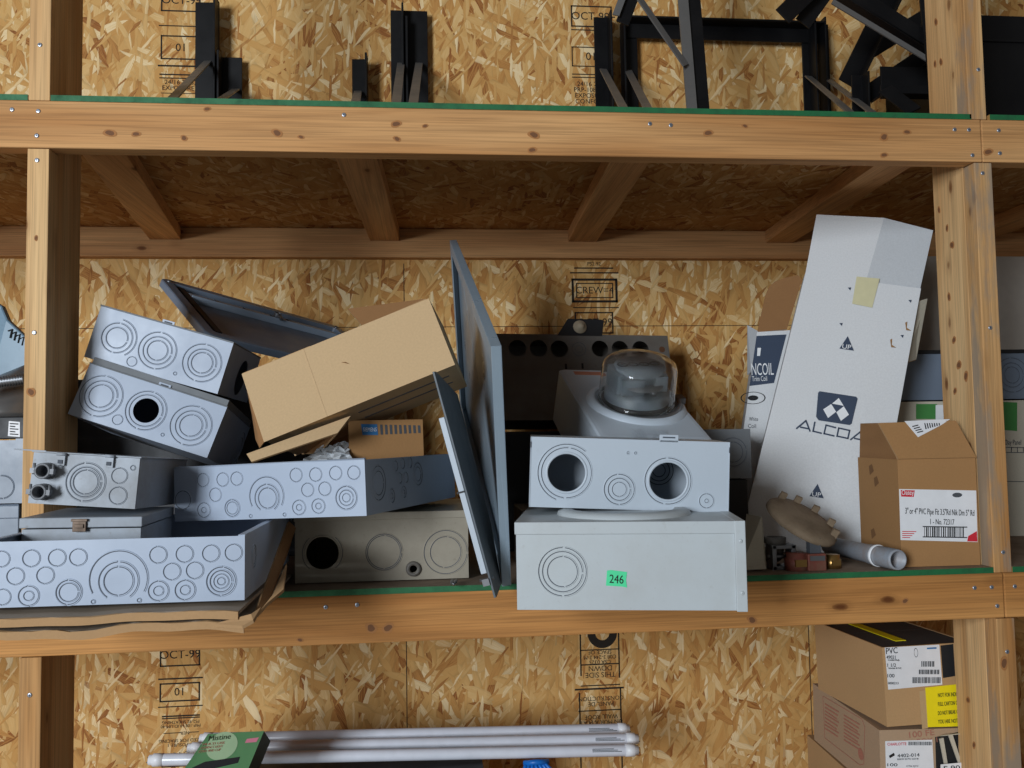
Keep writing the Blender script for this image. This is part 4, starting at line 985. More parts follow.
# shipping sticker folded over the flap
fl = Face(XB, Vector(f0), Vector(f1)-Vector(f0), Vector(f3)-Vector(f0))
fl.V = (fl.V-fl.U*fl.V.dot(fl.U)).normalized(); fl.W = fl.U.cross(fl.V); fl.wn = fl.M.to_3x3() @ fl.W
b = mb(MT['white']); decal(b, fl, [(903.5, 422), (949, 420), (940, 426), (917, 438)], None, .0048); sk = b.build('shipping_sticker', None, XB)
b = mb(MT['ink'])
for k in range(7): decal(b, fl, [(923+k*2.4, 424), (924+k*2.4, 424), (925.5+k*2.2, 430-k*.6), (924.3+k*2.2, 430-k*.6)], None, .0052, .0002)
for k in range(4): decal(b, fl, [(911+k*1.6, 427+k*2), (917+k*1.6, 425.5+k*2), (917.3+k*1.6, 426.5+k*2), (911.3+k*1.6, 428+k*2)], None, .0052, .0002)
b.build('sticker_print', None, sk)
MT['stain'] = plain('card_stain', srgb(120, 84, 50), .9)
for (x, y) in ((869, 466), (874, 478), (871, 530)):
    L_ = Face(XB, (0, d, 0), (0, -1, 0), (0, 0, 1)); b = mb(MT['stain']); decal(b, L_, [(x, y), (x+3, y-2), (x+5, y+5), (x+1, y+9)], None, .0005, .0002); b.build('stain', None, XB)

# pipe nipple
p0, p1 = Vector((1.606, .215, DK+.0228)), Vector((1.636, -.014, DK+.0228))
PN = thing('threaded_pipe', 'short grey threaded pipe with a collar, lying by the small brown carton', 'pipe', p0)
dv = (p1-p0); Ln = dv.length; XP = frame((0, 0, 0), dv.cross(Vector((0, 0, 1))), Vector((0, 0, 1)).cross(dv.cross(Vector((0, 0, 1)))).normalized()*-1)
zx = dv.normalized(); xx = Vector((0, 0, 1)).cross(zx).normalized(); yy = zx.cross(xx)
XP = Matrix(((xx.x, yy.x, zx.x, 0), (xx.y, yy.y, zx.y, 0), (xx.z, yy.z, zx.z, 0), (0, 0, 0, 1)))
b = mb(MT['pipe']); b.lathe([(.0, .0), (.019, .0), (.019, Ln*.62), (.0205, Ln*.64), (.0205, Ln*.72)], X=XP, seg=32); b.build('pipe_body', None, PN)
b = mb(MT['pipe']); pr = []
z = Ln*.78
while z < Ln*.985: pr += [(.0205, z), (.0192, z+.0012)]; z += .0024
b.lathe([(.0185, Ln*.72)]+pr+[(.0195, Ln), (.0165, Ln), (.0165, Ln*.55), (.0, Ln*.55)], X=XP, seg=32); b.build('threaded_end', None, PN)
b = mb(MT['tubecap']); b.lathe([(.0206, Ln*.715), (.0222, Ln*.72), (.0222, Ln*.745), (.0206, Ln*.75)], X=XP, seg=32); b.build('collar', None, PN)

# dusty round plate tipped against the cartons, on the fittings
pc = Vector((1.489, .090, -.818))
PLT = thing('round_plate', 'dust covered round plate with small tabs, tipped over the pile of fittings', 'cover plate', pc, (.42, .44, -.10))
b = mb(MT['dusty']); b.lathe([(.0, .012), (.052, .012), (.070, .009), (.076, .003), (.077, -.004), (.070, -.006), (.0, -.005)], seg=40); b.build('disc', None, PLT)
for a in (60, 95, 130, 20, -20):
    x, y = .066*cos(math.radians(a)), .066*sin(math.radians(a)); b = mb(MT['dusty']); b.box((x-.007, y-.004, .004), (x+.007, y+.004, .024)); b.build('tab', None, PLT, .001)
# fittings
def fitting(name, label, px, py, Y, size, kind, m, rz=0.):
    p = atY(px, py, Y); size *= 1.35; th = thing(name, label, 'fitting', (p.x, p.y, DK+.0004), (0, 0, rz), None)
    if kind == 'elbow':
        b = mb(m); b.tube([(0, 0, size*.55), (0, -size*.5, size*.55), (0, -size*.75, size*.62), (0, -size*.85, size*.9), (0, -size*.85, size*1.3)], size*.42, seg=14); b.build('bend', None, th)
        b = mb(m); b.lathe([(size*.54, 0), (size*.54, size*.3), (size*.4, size*.32), (size*.38, .002)], X=Matrix.Translation((0, -size*.85, size*1.2)), seg=18); b.build('collar', None, th)
    elif kind == 'clamp':
        b = mb(m); b.box((-size*.5, -size*.35, 0), (-size*.32, size*.35, size*1.0)); b.box((size*.32, -size*.35, 0), (size*.5, size*.35, size*1.0)); b.box((-size*.5, -size*.35, 0), (size*.5, size*.35, size*.15)); b.box((-size*.5, -size*.35, size*.85), (size*.5, size*.35, size)); b.build('saddle', None, th, .001)
        b = mb(MT['zinc']); b.tube([(-size*.62, 0, size*.5), (size*.62, 0, size*.5)], size*.09, seg=10); b.build('bolt', None, th)
    elif kind == 'plug':
        b = mb(m); b.lathe([(0, 0), (size*.5, 0), (size*.5, size*.5), (size*.42, size*.55), (size*.42, size*.75), (0, size*.75)], seg=18); b.build('body', None, th)
        b = mb(MT['brass']); b.box((-size*.25, -size*.55, size*.2), (size*.25, -size*.4, size*.5)); b.build('contact', None, th)
    elif kind == 'block':
        b = mb(m); b.box((-size*.5, -size*.4, 0), (size*.5, size*.4, size*.9)); b.build('base', None, th, .002)
        b = mb(MT['slateink']); b.box((-size*.3, -size*.25, size*.9), (size*.3, size*.25, size*1.7)); b.build('stem', None, th, .001)
        b = mb(MT['zinc']); b.box((-size*.4, -size*.46, size*.55), (size*.4, -size*.401, size*.8)); b.build('plate', None, th)
    return th
fitting('strap_fitting', 'dusty metal saddle fitting at the left of the small fittings under the round plate', 781, 556, .065, .036, 'clamp', MT['zinc'])
fitting('cap_fitting', 'dull red round plastic fitting in front of the metal saddle', 796, 561, .045, .034, 'plug', MT['dustred'])
fitting('block_fitting', 'clear and red block fitting with an upright grey stem, beside the dull red cap', 814, 561, .035, .028, 'block', MT['dustred'])
fitting('elbow_fitting', 'small dark elbow fitting in the shadow under the round plate', 769, 556, .12, .030, 'elbow', MT['dkgrey'])
fitting('brass_fitting', 'small tarnished brass fitting next to the end of the threaded pipe', 832, 556, .055, .026, 'plug', MT['brass'])

# ------------------------------------------------------------------ seen past the right post
R1 = enclosure('large_enclosure', 'wide grey steel enclosure behind the right post, lying on the printed cream carton', 'electrical box', (1.88, .45, -.560), (0, 0, .0), (.50, .35, .118), MT['blue'], (), kos=[(1012, 375, (17, 12, 8))])[0]
b = mb(MT['blackpl']); b.box((-.002, -.004, .1185), (.502, .352, .128)); b.build('cover', None, R1, .001)
R2 = thing('printed_carton', 'cream printed carton with green squares, behind the right post under the grey enclosure', 'cardboard box', (1.86, .43, DK), (0, 0, 0))
b = mb(MT['creamcard']); b.box((0, 0, 0), (.52, .36, .345)); b.build('body', None, R2, .002)
R2F = fr(R2)
b = mb(MT['greenink']); decal(b, R2F, [(916, 404), (937, 404), (937, 419), (916, 419)]); b.build('green_print', None, R2); b = mb(MT['greenink']); decal(b, R2F, [(1003, 402), (1017, 402.5), (1017, 431), (1003, 430)]); b.build('green_print', None, R2)
b = mb(MT['whiteink']); decal(b, R2F, [(935.5, 405), (945, 405), (945, 420), (935.5, 420)], None, .0008); b.build('white_print', None, R2)
write(R2F, 1005, 1021, 443, 'Day Panel', MT['slateink'], R2, hpx=5)
b = mb(MT['slateink'])
for y in (447, 452, 481): decal(b, R2F, [(1005, y), (1024, y+.3), (1024, y+1), (1005, y+.7)])
for x in (1005, 1011, 1017, 1023): decal(b, R2F, [(x, 447), (x+.7, 447), (x+.7, 452), (x, 452)])
b.build('printed_table', None, R2)
P3 = mb(plain('pale_grey_board', srgb(168, 160, 150), .7)); P3.box((0, 0, 0), (.55, .012, .30)); o = P3.build('backing_board', None, None, .001); o.location = (2.02, .72, -.4305); tag(o, 'flat pale grey board standing on the enclosure behind the right post', 'board')

# ------------------------------------------------------------------ next bay on the left
def lpt(x, y, Y): return atY(x, y, Y)
p = lpt(22, 503, .16); q_ = lpt(22, 440, .16)
XL = p.x
lb_, lf, ls_ = enclosure('knockout_box', 'blue grey box with a single round knockout, just beyond the left post', 'electrical box', (XL-.26, .16, p.z), (0, 0, 0), (.26, .25, (q_-p).z), MT['blue'], (), kos=[(2, 487, (11,))])
b = mb(MT['blue']); b.box((.248, -.004, 0), (.264, -.001, (q_-p).z+.003)); b.build('side_flange', None, lb_)
p2 = lpt(20, 540, .15); zt = p.z-.001
b = mb(MT['blue']); b.box((0, 0, 0), (.25, .25, zt-DK-.002)); b.box((.0, -.004, zt-DK-.03), (.252, -.0002, zt-DK-.004)); b.build
o = b.build('lower_grey_box', None, None, .002); o.location = (XL-.26, .17, DK+.0005); tag(o, 'grey steel box on the shelf beneath the box with a single knockout', 'electrical box')
zb = q_.z+.002
TH = thing('labelled_case', 'black case with a white sticker, on the single knockout box left of the post', 'case', (XL-.25, .175, zb+.0005)); hh = (lpt(22, 418, .175)-lpt(22, 440, .175)).z
b = mb(MT['blackpl']); b.box((0, 0, 0), (.248, .2, hh)); b.build('body', None, TH, .002)
TF_ = fr(TH); b = mb(MT['white']); decal(b, TF_, [(9, 421), (20, 422), (20, 437), (8, 436)]); st = b.build('sticker', None, TH)
b = mb(MT['ink'])
for k in range(5): decal(b, TF_, [(10, 423+2.6*k), (18.5-(k % 2)*3, 423.5+2.6*k), (18.5-(k % 2)*3, 424.6+2.6*k), (10, 424.1+2.6*k)], None, .001, .0002)
b.build('sticker_print', None, st)
# curved metal pan and a corrugated conduit on it
zc = zb+hh+.0015
PAN = thing('metal_pan', 'curved shiny steel pan lying on the black case in the next bay', 'metal pan', (XL-.25, .19, zc))
b = mb(paint('smooth_steel', srgb(128, 126, 124), .3, .2, metallic=.6)); hp = (lpt(10, 345, .2)-lpt(10, 418, .2)).z; n = 14; prof = []
for k in range(n+1):
    t = k/n; prof.append((.05*sin(t*pi)+.25*t*0, t))
A_ = [[b.bm.verts.new((x, .17*(k/n)**1.6-.0, hp*(.25+.75*x/.245)*(sin(k/n*pi/2)))) for k in range(n+1)] for x in (0, .08, .16, .245)]
for i in range(3):
    for k in range(n): f = b.bm.faces.new((A_[i][k], A_[i+1][k], A_[i+1][k+1], A_[i][k+1])); f.smooth = True
o = b.build('sheet', None, PAN); so = o.modifiers.new('s', 'SOLIDIFY'); so.thickness = .002
cb0, cb1 = lpt(-30, 386, .15), lpt(25, 379, .165)
b = mb(MT['zinc']); n = 40; pts = [cb0+(cb1-cb0)*(k/n) for k in range(n+1)]; b.tube(pts, [.0068+.0045*(k % 2) for k in range(n+1)], seg=12)
o = b.build('flexible_conduit'); tag(o, 'ribbed flexible metal conduit running in front of the curved pan', 'conduit')
BG = thing('bag_of_parts', 'pale blue sleeve with dark lettering, above the curved pan beyond the left post', 'sleeve', (XL-.2, .32, zc+.02))
q = [lpt(-25, 290, .385), lpt(2, 306, .385), lpt(8, 320, .38), lpt(27, 338, .375), lpt(27, 424, .375), lpt(-25, 434, .385)]
b = mb(paint('pale_blue_sleeve', srgb(120, 146, 164), .35, .2)); b.prism([x-Vector(BG.location) for x in q], (0, .02, 0)); b.build('sheet', None, BG, .004)
b = mb(MT['ink']); 
for k in range(4): b.tube([lpt(8+4*k, 331+2.6*k, .3765)-Vector(BG.location), lpt(12+4*k, 329+2.6*k, .3755)-Vector(BG.location), lpt(10+4*k, 338+2.5*k, .3755)-Vector(BG.location)], .0016, seg=6)
b.build('printing', None, BG)

# ------------------------------------------------------------------ under the shelf
LOW = -1.47
b = mb(MT['osb_deck']); b.box((-1.2, .15, LOW-.30), (3.4, .998, LOW-.289)); rack_part(b, 'shelf_board')
ZS = LOW-.2885
def kbox(name, label, loc, rot, dim, m, cat='cardboard box'):
    th = thing(name, label, cat, loc, rot); b = mb(m); carton(b, *dim); b.build('body', None, th); return th
# stacked cartons by the right post
PB = thing('fittings_carton', 'tan carton with white product label and yellow notice, topmost under the shelf', 'cardboard box', (1.6885, .1501, -1.2627), (-.0282, -.0094, .033))
w, d, h = .2059, .3016, .1649
b = mb(MT['kraft']); carton(b, w, d, h, ('top',)); b.build('body', None, PB)
PF = fr(PB); PS = Face(PB, (0, d, 0), (0, -1, 0), (0, 0, 1))
b = mb(plain('dark_inside_print', srgb(70, 66, 62), .8)); b.box((.003, .003, h-.006), (w-.003, d*.50, h-.001)); b.build('top_flap', None, PB)  # both top flaps coloured dark for the beam's shade falling on them
b = mb(plain('dark_inside_print_b', srgb(76, 70, 64), .8)); b.box((.003, d*.505, h-.006), (w-.003, d-.003, h-.001)); b.build('top_flap', None, PB)
b = mb(MT['yellow']); b.box((w*.3, .05, h-.0008), (w*.42, d-.02, h+.0006)); b.build('yellow_tape', None, PB)
b = mb(MT['ink']); decal(b, PF, [(940.5, 645.5), (953, 644), (955, 676), (943, 678)]); b.build('hand_hole', None, PB)
b = mb(MT['white']); decal(b, PF, [(884.5, 647.5), (939, 644.5), (942, 684.5), (888, 689.5)], None, .0012); pl_ = b.build('product_label', None, PB)
write(PF, 885.5, 897, (651, 650), 'PVC', MT['ink'], pl_, hpx=6, lift=.0018)
for s, xa, xb, y, hp_ in (('49021', 886, 895, 657, 3.4), ('Conduit Body', 887.5, 899, 660, 1.8), ('1 1/2', 887, 895.5, 665, 3.6), ('Schedule 40 PVC', 888, 901, 668, 1.6), ('100', 887, 894, 675.5, 3.6), ('0000213', 887.5, 898, 683, 2.4)):
    write(PF, xa, xb, y, s, MT['ink'], pl_, hpx=hp_, lift=.0018)
b = mb(MT['ink']); random.seed(11)
for (xa, xb, ya, yb) in ((921, 933, 661, 666.5), (918.5, 938, 669.5, 674), (912, 939.5, 677, 683)):
    x = xa
    while x < xb: q = random.choice((.4, .7, 1.)); decal(b, PF, [(x, ya), (x+q, ya), (x+q, yb), (x, yb)], None, .0018, .0002); x += q+random.choice((.5, .8))
b.build('barcode', None, pl_)
b = mb(MT['ink']); u, v = PF.uv(915.5, 652.5); b.lathe([(.004, .0018), (.0046, .0018)], X=PF.X(u, v) @ Matrix.Diagonal((1, 2.1, 1, 1)), seg=24); b.build('printed_outline', None, pl_)
b = mb(MT['bluelogo']); decal(b, PF, [(926.5, 647.5), (936, 647), (936, 648.6), (926.5, 649)], None, .0018, .0002); b.build('blue_print', None, pl_)
b = mb(MT['yellow']); decal(b, PF, [(925, 687.5), (962, 683.5), (963, 726), (927.5, 727)], None, .0012); yl = b.build('notice_label', None, PB)
for s, y in (('NOT FOR INDIVIDUAL SALE', 694), ('FULL CARTON ONLY', 703), ('DO NOT BREAK OPEN', 712), ('YOU ARE NOT ALLOWED', 720.5)):
    write(PF, 937.5, 962+10*(len(s) > 17), (y+1, y-1), s, MT['ink'], yl, hpx=4, lift=.0018)
b = mb(MT['tape']); decal(b, PF, [(919, 691), (925, 690), (928, 728), (922, 729)], None, .0009); b.build('packing_tape', None, PB)

PB2 = thing('printed_carton', 'pale carton with faded red printing on its side, under the fittings carton', 'cardboard box', (1.6729, .1575, -1.4102), (.0001, .0125, -.0351))
w, d, h = .203, .3416, .1390
b = mb(MT['tray'] if False else card('pale_kraft', srgb(190, 160, 130), ('X', 140.), .25)); carton(b, w, d, h); b.build('body', None, PB2)
PF2 = fr(PB2); PS2 = Face(PB2, (0, d, 0), (0, -1, 0), (0, 0, 1))
b = mb(MT['pink'])
ol = [(823, 696), (862, 719), (865, 727), (864, 764), (860, 765), (825, 738)]
uv = [PS2.uv(*q) for q in ol]
for k in range(len(uv)):
    (a, c), (e, g) = uv[k], uv[(k+1) % len(uv)]; dx, dy = e-a, g-c; ln = math.hypot(dx, dy); nx, ny = -dy/ln*.0008, dx/ln*.0008
    b.prism([PS2.P+PS2.U*x+PS2.V*y+PS2.W*.0007 for x, y in ((a-nx, c-ny), (e-nx, g-ny), (e+nx, g+ny), (a+nx, c+ny))], -PS2.W*.0003)
for k in range(8):
    for xa, xb in ((825, 839), (844, 860)):
        y0 = 703+k*3.5+(xa-825)*.6; decal(b, PS2, [(xa, y0), (xb-(k % 3), y0+(xb-xa)*.6), (xb-(k % 3), y0+1.4+(xb-xa)*.6), (xa, y0+1.4)], None, .0008, .0003)
b.build('printed_text_block', None, PB2)
u, v = PS2.uv(861, 754); b = mb(MT['pink']); rg = b.lathe([(.013, .0008), (.0, .0009)], X=PS2.X(u, v), seg=24); b.build('printed_dot', None, PB2)
write(PF2, 909, 934, (735, 732), '100 FE', MT['pink'], PB2, hpx=6); write(PF2, 917, 937, (741.5, 739.5), 'BOX 1', MT['pink'], PB2, hpx=5)
b = mb(MT['white']); decal(b, PF2, [(885, 741), (932, 739.5), (934, 775), (886, 776)], None, .0011); pl2 = b.build('product_label', None, PB2)
write(PF2, 887, 906, (744, 743.5), 'CHARLOTTE', MT['red'], pl2, hpx=2.8, lift=.0017)
write(PF2, 897, 919, (755.5, 754.5), '4402-014', MT['ink'], pl2, hpx=3.4, lift=.0017); write(PF2, 887, 897, 764.5, '100', MT['ink'], pl2, hpx=3, lift=.0017)
write(PF2, 897, 918, (759, 758.5), 'ELBOW 90 PVC SCH 40', MT['slateink'], pl2, hpx=1.6, lift=.0017); write(PF2, 906, 918, 766, 'CTN QTY', MT['slateink'], pl2, hpx=1.6, lift=.0017)
b = mb(MT['ink']); u, v = PF2.uv(891, 755); x = 908.
decal(b, PF2, [(888.5, 755.5), (893.5, 752.5), (894.5, 755), (889.5, 758)], None, .0017, .0002); b.build('label_picture', None, pl2); b = mb(MT['ink'])
while x < 931: q = random.choice((.4, .8)); decal(b, PF2, [(x, 741.5), (x+q, 741.5), (x+q, 745), (x, 745)], None, .0017, .0002); x += q+.6
b.build('label_print', None, pl2)
b = mb(MT['creamcard']); 
for k, (x0, y0, x1, y1) in enumerate(((938, 738, 944, 768), (946, 734, 957, 764), (936, 734, 956, 731))): decal(b, PF2, [(x0, y0), (x0+4, y0-1), (x1+3, y1), (x1, y1+1)], None, .006+.004*k, .003)
b.build('torn_paper', None, PB2)
b = mb(MT['ink']); decal(b, PF2, [(935, 737), (958, 732), (958, 768), (936, 772)], None, .0009, .0003); b.build('torn_hole', None, PB2)
b = mb(MT['white']); decal(b, PF2, [(937, 762), (958, 760), (958, 790), (937, 790)], None, .014, .0006); l3 = b.build('loose_label', None, PB2); write(PF2, 940, 956, (766, 765), 'F 90', MT['ink'], l3, hpx=5, lift=.0146)
PB3 = kbox('plain_carton', 'plain tan carton at the bottom of the stack under the shelf', (1.668, .165, ZS+.001), (0, 0, -.05), (.23, .38, -1.4135-ZS-.002), MT['kraft'])

# fluorescent tubes on a plain support carton out of the picture
TS = kbox('support_carton', 'dark carton under the white tubes, below the shelf', (.28, .49, ZS+.001), (0, 0, 0), (.57, .20, .318), MT['blackpl'])
def lamp_tube(label, a, c, r=.0132):
    th = thing('fluorescent_tube', label, 'lamp tube', a, (0, 0, 0), 'white tubes below the shelf'); d_ = Vector(c)-Vector(a)
    b = mb(MT['tube']); b.tube([d_*.012, d_*.02, d_*.98, d_*.988], [r*.9, r, r, r*.9], seg=20); b.build('glass_tube', None, th)
    for s0, s1, s2 in ((0, .028, -.004), (1, .972, 1.004)):
        b = mb(MT['tubecap']); b.tube([d_*s0, d_*(s0+(s1-s0)*.25), d_*(s0+(s1-s0)*.3), d_*s1], [r*.82, r*.86, r*1.06, r*1.06], seg=20); o = b.build('end_cap', None, th)
        u_ = d_.normalized().orthogonal().normalized(); 
        b = mb(MT['zinc']); 
        for s in (-1, 1): b.tube([d_*s0+u_*.0062*s, d_*s2+u_*.0062*s], .0012, seg=8)
        b.build('pins', None, o)
    b = mb(MT['slateink']); n_ = ray(580, 748); e = d_.normalized(); nn = (-(n_-e*n_.dot(e))).normalized(); vv = nn.cross(e)
    for k in range(3): P_ = d_*(.90)+nn*(r+.0003)+vv*(.003*(k-1)); b.prism([P_, P_+e*(.075-.01*k), P_+e*(.075-.01*k)+vv*.0016, P_+vv*.0016], -nn*.0003)
    b.build('printed_marking', None, th)
    return th
lamp_tube('white tube lamp lying furthest back, topmost of the three below the shelf', atY(200, 739.5, .66), atY(629, 729.5, .66), .0160)
lamp_tube('white tube lamp lying in the middle of the three below the shelf', atY(188, 749, .62), atY(638, 739, .60), .0150)
lamp_tube('white tube lamp lying nearest the front, lowest of the three tubes', atY(149, 760, .555), atY(638, 750, .555), .0142)
b = mb(MT['bluestrap'])
c = atY(536, 762, .535)
for k in range(7):
    a = -.7+k*.24; b.tube([c+Vector((.006*k-.022, 0, .004)), c+Vector((.05*sin(a), -.014, -.014)), c+Vector((.075*sin(a), -.01, -.045))], [.004, .005, .003], seg=8)
b.tube([c+Vector((-.03, .0, -.002)), c+Vector((0, -.012, .004)), c+Vector((.03, 0, -.001))], .007, seg=8)
o = b.build('blue_tie'); tag(o, 'bright blue plastic tie hanging under the white tubes', 'tie')
# green printed package
GP = thing('blister_package', 'green printed cardboard package with a pale oval, leaning in front of the tube ends', 'package', (.2054, .2353, -1.3358), (-1.0805, -.0567, -.2507))
GP.location = (.195, .225, -1.395)
GP.rotation_euler = (-.75, 0, -.2)
GF = fr(GP)
def gp(x, y, t=0.): u, v = GF.uv(x, y); return Vector((u, t, v))
c_ = [gp(180, 775), gp(247, 772), gp(264, 731), gp(208, 734)]
b = mb(MT['pack']); b.prism(c_, (.0, .05, 0), None, MT['packdark']); b.build('card_box', None, GP)
u, v = GF.uv(222, 746); b = mb(MT['packoval']); b.lathe([(.034, .0008), (.0, .0009)], X=GF.X(u, v) @ Matrix.Diagonal((1.0, .9, 1, 1)), seg=32); b.build('printed_oval', None, GP)
write(GF, 209, 231, (739, 736.5), 'Mistine', MT['packdark'], GP, hpx=5, lift=.002)
for k, y in enumerate((744, 747.5, 751)): write(GF, 203-2*k, 225-2*k, (y+1, y-1), ('MULTI USE', 'COMPACT LIGHT', 'CORD AND CLIP')[k], MT['pink'], GP, hpx=2.2, lift=.002)
b = mb(plain('pink_print', srgb(206, 120, 140), .6)); decal(b, GF, [(247, 739), (259, 737.5), (256.5, 742), (245, 743)]); b.build('price_flash', None, GP)
b = mb(MT['ink']); decal(b, GF, [(192, 768), (205, 762), (240, 757), (238, 763), (208, 770)], None, .0012); b.build('printed_picture', None, GP)
sd_ = [gp(247, 772)+Vector((.001, 0, 0)), gp(264, 731)+Vector((.001, 0, 0))]

# ------------------------------------------------------------------ black steel on the upper shelf
ZU = .0115
def angle(b, p, q, fl=.05, t=.005, up=(0, -1, 0), m=None, both=True):
    """L section from p to q; first flange along side, second along up"""
    p, q = Vector(p), Vector(q); z = (q-p).normalized(); u = Vector(up); u = (u-z*u.dot(z)).normalized(); s = z.cross(u)
    for a, c in (((s*-fl/2), (u*t)), ):
        b.hexa([p-s*fl/2, p+s*fl/2, p+s*fl/2+u*t, p-s*fl/2+u*t, q-s*fl/2, q+s*fl/2, q+s*fl/2+u*t, q-s*fl/2+u*t], m)
    if both: b.hexa([p+s*(fl/2-t), p+s*fl/2, p+s*fl/2+u*fl, p+s*(fl/2-t)+u*fl, q+s*(fl/2-t), q+s*fl/2, q+s*fl/2+u*fl, q+s*(fl/2-t)+u*fl], m)
def strut(parent, a, c, wd=.022, t=.004, m='blackgrey'):
    b = mb(MT[m]); angle(b, a, c, wd, t, (0, -.7, .7), None, False); return b.build('strut', None, parent)
def bracket(label, x0, x1, top, struts, Yb=.965, foot=True, web=None, flip=1):
    x0, x1, top = atY(x0, 70, Yb).x, atY(x1, 70, Yb).x, atY(x0, top, Yb).z
    struts = [(atY(*a, Yb-.01), atY(*c, .30)) for a, c in struts]
    th = thing('steel_bracket', label, 'steel bracket', ((x0+x1)/2, Yb, ZU)); o = Vector(th.location); zt = top-ZU
    w = x1-x0
    b = mb(MT['black']); b.box((-w/2, 0, 0), (w/2, .006, zt)); 
    wx = w/2-.006 if web is None else web
    b.box((wx, -.05, 0), (wx+.006, 0, zt)); b.build('upright', None, th, .001)
    if foot:
        b = mb(MT['black']); b.box((-w/2, -.58, 0), (w/2, 0, .006)); b.box((w/2-.006 if flip > 0 else -w/2, -.58, .006), (w/2 if flip > 0 else -w/2+.006, -.05, .03)); b.build('foot', None, th, .001)
    for a, c in struts: strut(th, Vector(a)-o, Vector(c)-o)
    return th
bracket('tall black steel bracket with one grey diagonal strut, nearest the left post', 195, 219, 2, [((208, 62), (172, 100))])
bracket('short black steel bracket just right of the tall single-strut bracket', 220, 242, 57, [((236, 90), (214, 105))], web=-.03)
bracket('shortest narrow black steel bracket standing alone on the upper shelf', 352, 368, 59, [((358, 92), (355, 106))])
DB = bracket('black steel double bracket with a centre rib and two grey struts', 391, 428, 10, [((401, 64), (396, 106)), ((419, 64), (413, 106))], web=-.022)
b = mb(MT['black']); b.box((-.010, -.05, 0), (-.004, 0, .63)); b.build('centre_rib', None, DB)
FRM = thing('support_stand', 'wide black steel stand of two upright pairs joined by a cross bar', 'steel stand', (1.22, .965, ZU)); o0 = Vector(FRM.location)
YF = .965
def fx(x): return atY(x, 70, YF).x
for x0, x1, top, ctr in ((595, 613, 17, 609), (621, 638, 24, 622), (803, 811, 26, 810), (819, 830, 24, 820)):
    b = mb(MT['black']); tz = atY(x0, top, YF).z; b.box((fx(x0), YF, ZU), (fx(x1), YF+.006, tz)); b.box((fx(ctr)-.003, YF-.05, ZU), (fx(ctr)+.003, YF, tz)); o = b.build('upright', None, FRM, .001); o.location = -o0
b = mb(MT['black']); z0, z1 = atY(720, 41, YF).z, atY(720, 25.5, YF).z; b.box((fx(628), YF-.006, z0), (fx(820), YF, z1)); b.box((fx(628), YF-.05, z1-.006), (fx(820), YF, z1)); o = b.build('cross_bar', None, FRM, .001); o.location = -o0
for a, c in (((603, 70), (625, 112)), ((628, 71), (649, 112)), ((808, 77), (851, 114)), ((828, 80), (873, 114))): strut(FRM, atY(*a, YF-.012)-o0, atY(*c, .32)-o0)
b = mb(MT['black']); b.box((fx(596), .30, ZU), (fx(637), YF, ZU+.006)); b.build('foot', None, FRM).location = -o0
b = mb(MT['black']); b.box((fx(804), .30, ZU), (fx(830), YF, ZU+.006)); b.build('foot', None, FRM).location = -o0
# leaning A frame in front
AFR = thing('steel_stand', 'leaning black steel stand with a diagonal brace, in front of the wide stand', 'steel stand', atY(702, 112, .40)); o0 = Vector(AFR.location); o0.z = ZU; AFR.location = o0
def bar(parent, a, c, fl=.05, m='black', name='bar', Y0=None, up=(0, -1, 0), both=True, o=None, mm=None):
    b = mb(MT[m]); angle(b, Vector(a)-o, Vector(c)-o, fl, .005, up, mm, both); return b.build(name, None, parent, .0008)
a, c = atY(702, 110, .40), atY(680, -160, .46); a.z = max(a.z, ZU)
bar(AFR, a, c, .036, 'black', 'upright', o=o0, both=False)
b = mb(MT['blackgrey']); 
A1, C1 = atY(691.5, 110, .39), atY(669.5, -160, .45); A1.z = max(A1.z, ZU); angle(b, A1-o0, C1-o0, .026, .005, (0, -1, 0), None, False); b.build('upright_edge', None, AFR)
strut(AFR, atY(685, 66, .385)-o0, atY(630, -14, .385)-o0, .02)
bar(AFR, atY(622, 24, .43), atY(686, -150, .45), .034, 'black', 'bar', o=o0, both=False)
strut(AFR, atY(616, 16, .42)-o0, atY(678, -150, .44)-o0, .018)
b = mb(MT['black']); b.box((-.03, 0, 0), (.03, .3, .006)); b.build('foot', None, AFR)
# heap of frames against the right post
HP = thing('steel_truss', 'black steel truss of crossing bars with a grey diagonal, beside the right post', 'steel truss', (1.95, .50, ZU)); o0 = Vector(HP.location)
bar(HP, atY(782, 17, .46), atY(956, -152, .47), .05, o=o0, both=False)
bar(HP, atY(802, 24, .50), atY(956, -189, .49), .045, o=o0, both=False)
q_ = atY(957, 112, .48); b = mb(MT['black']); b.box((q_.x-.025-o0.x, .475-o0.y, 0), (q_.x+.025-o0.x, .481-o0.y, 1.05)); b.box((q_.x-.003-o0.x, .44-o0.y, 0), (q_.x+.003-o0.x, .475-o0.y, 1.05)); b.build('upright', None, HP, .001)
bar(HP, atY(836, -2, .36), atY(931, 57, .36), .040, o=o0, up=(0, 0, 1))
b = mb(MT['blackgrey']); angle(b, atY(832, 2, .352)-o0, atY(931, 62, .352)-o0, .013, .004, (0, -1, 0), None, False); b.build('grey_edge', None, HP)
bar(HP, atY(846, 84, .60), atY(893, -12, .62), .05, o=o0)
bar(HP, atY(862, 56, .66), atY(940, 8, .66), .045, o=o0, both=False)
bar(HP, atY(866, 96, .56), atY(940, 46, .58), .05, o=o0)
bar(HP, atY(880, 78, .5), atY(950, 80, .5), .06, o=o0, both=False)
bar(HP, atY(880, 92, .45), atY(950, 93, .45), .035, o=o0)
bar(HP, atY(858, 112, .55), atY(857, 76, .55), .035, o=o0)
bar(HP, atY(885, 90, .42), atY(914, 112, .36), .04, o=o0, both=False)
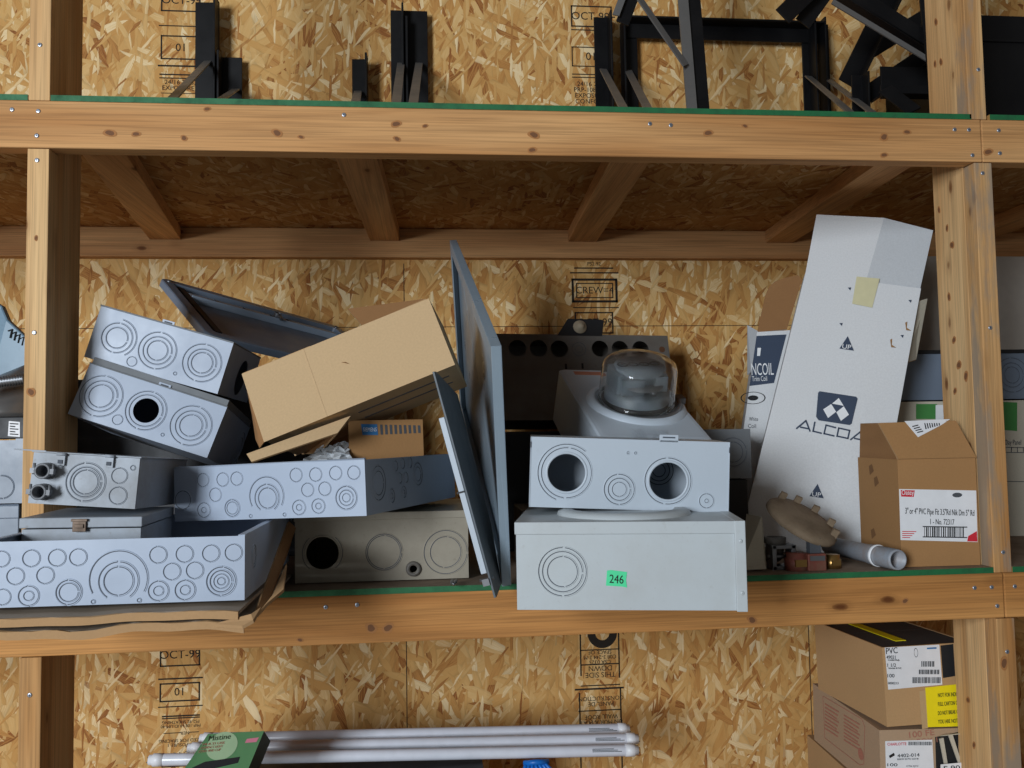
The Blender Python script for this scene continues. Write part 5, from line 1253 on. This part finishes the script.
bar(HP, atY(934, 110, .30), atY(918, -30, .36), .014, o=o0, both=False)
b = mb(MT['black']); b.box((-.12, -.15, 0), (.10, .2, .03)); b.build('base_plate', None, HP, .002)
# dark cabinet beyond the post
p = atY(985, 112, .35); q_ = atY(985, 15, .35)
CB = thing('black_cabinet', 'big black steel cabinet on the upper shelf beyond the right post', 'cabinet', (p.x-.03, .35, ZU))
b = mb(MT['black']); b.box((0, 0, 0), (.6, .4, q_.z-ZU)); b.box((0.02, -.004, q_.z-ZU-.07), (.58, 0, q_.z-ZU-.064)); b.build('body', None, CB, .003)
b = mb(MT['black']); b.hexa([(.06, .2, q_.z-ZU), (.11, .2, q_.z-ZU), (.11, .206, q_.z-ZU), (.06, .206, q_.z-ZU), (.13, .2, q_.z-ZU+.18), (.18, .2, q_.z-ZU+.18), (.18, .206, q_.z-ZU+.18), (.13, .206, q_.z-ZU+.18)]); b.box((0, .2, q_.z-ZU+.05), (.5, .206, q_.z-ZU+.08)); b.build('top_bars', None, CB)
# dark lump of cloth beside the left post
b = mb(MT['blackpl']); bmesh.ops.create_icosphere(b.bm, subdivisions=3, radius=1., matrix=Matrix.Translation((0, 0, .5)))
for v in b.bm.verts: v.co.x *= .05; v.co.y *= .06; v.co.z = max(0, v.co.z)*.055*(1+.25*sin(v.co.x*140)); 
o = b.build('black_cloth'); o.location = (.070, .26, ZU-.0003); tag(o, 'small black rag on the upper shelf beside the left post', 'cloth')

# ------------------------------------------------------------------ light: daylight through the open door behind and to the left
def area(name, loc, target, sx, sy, energy, col):
    ld = bpy.data.lights.new(name, 'AREA'); ld.shape = 'RECTANGLE'; ld.size = sx; ld.size_y = sy; ld.energy = energy; ld.color = col
    o = bpy.data.objects.new(name, ld); COL.objects.link(o); o.location = loc
    o.rotation_euler = (Vector(target)-Vector(loc)).to_track_quat('-Z', 'Y').to_euler(); return o
area('door_daylight', (-2.25, -4.8, .05), (.9, .3, -.3), 1.35, 1.8, 290, (.86, .93, 1.0))
wd_ = bpy.data.worlds.new('world'); SC.world = wd_; wd_.use_nodes = True
bg = wd_.node_tree.nodes['Background']; bg.inputs[0].default_value = (1., .96, .90, 1); bg.inputs[1].default_value = .105
vs = SC.view_settings; vs.view_transform = 'Standard'; vs.look = 'None'; vs.gamma = 1; vs.exposure = 0; vs.use_curve_mapping = False
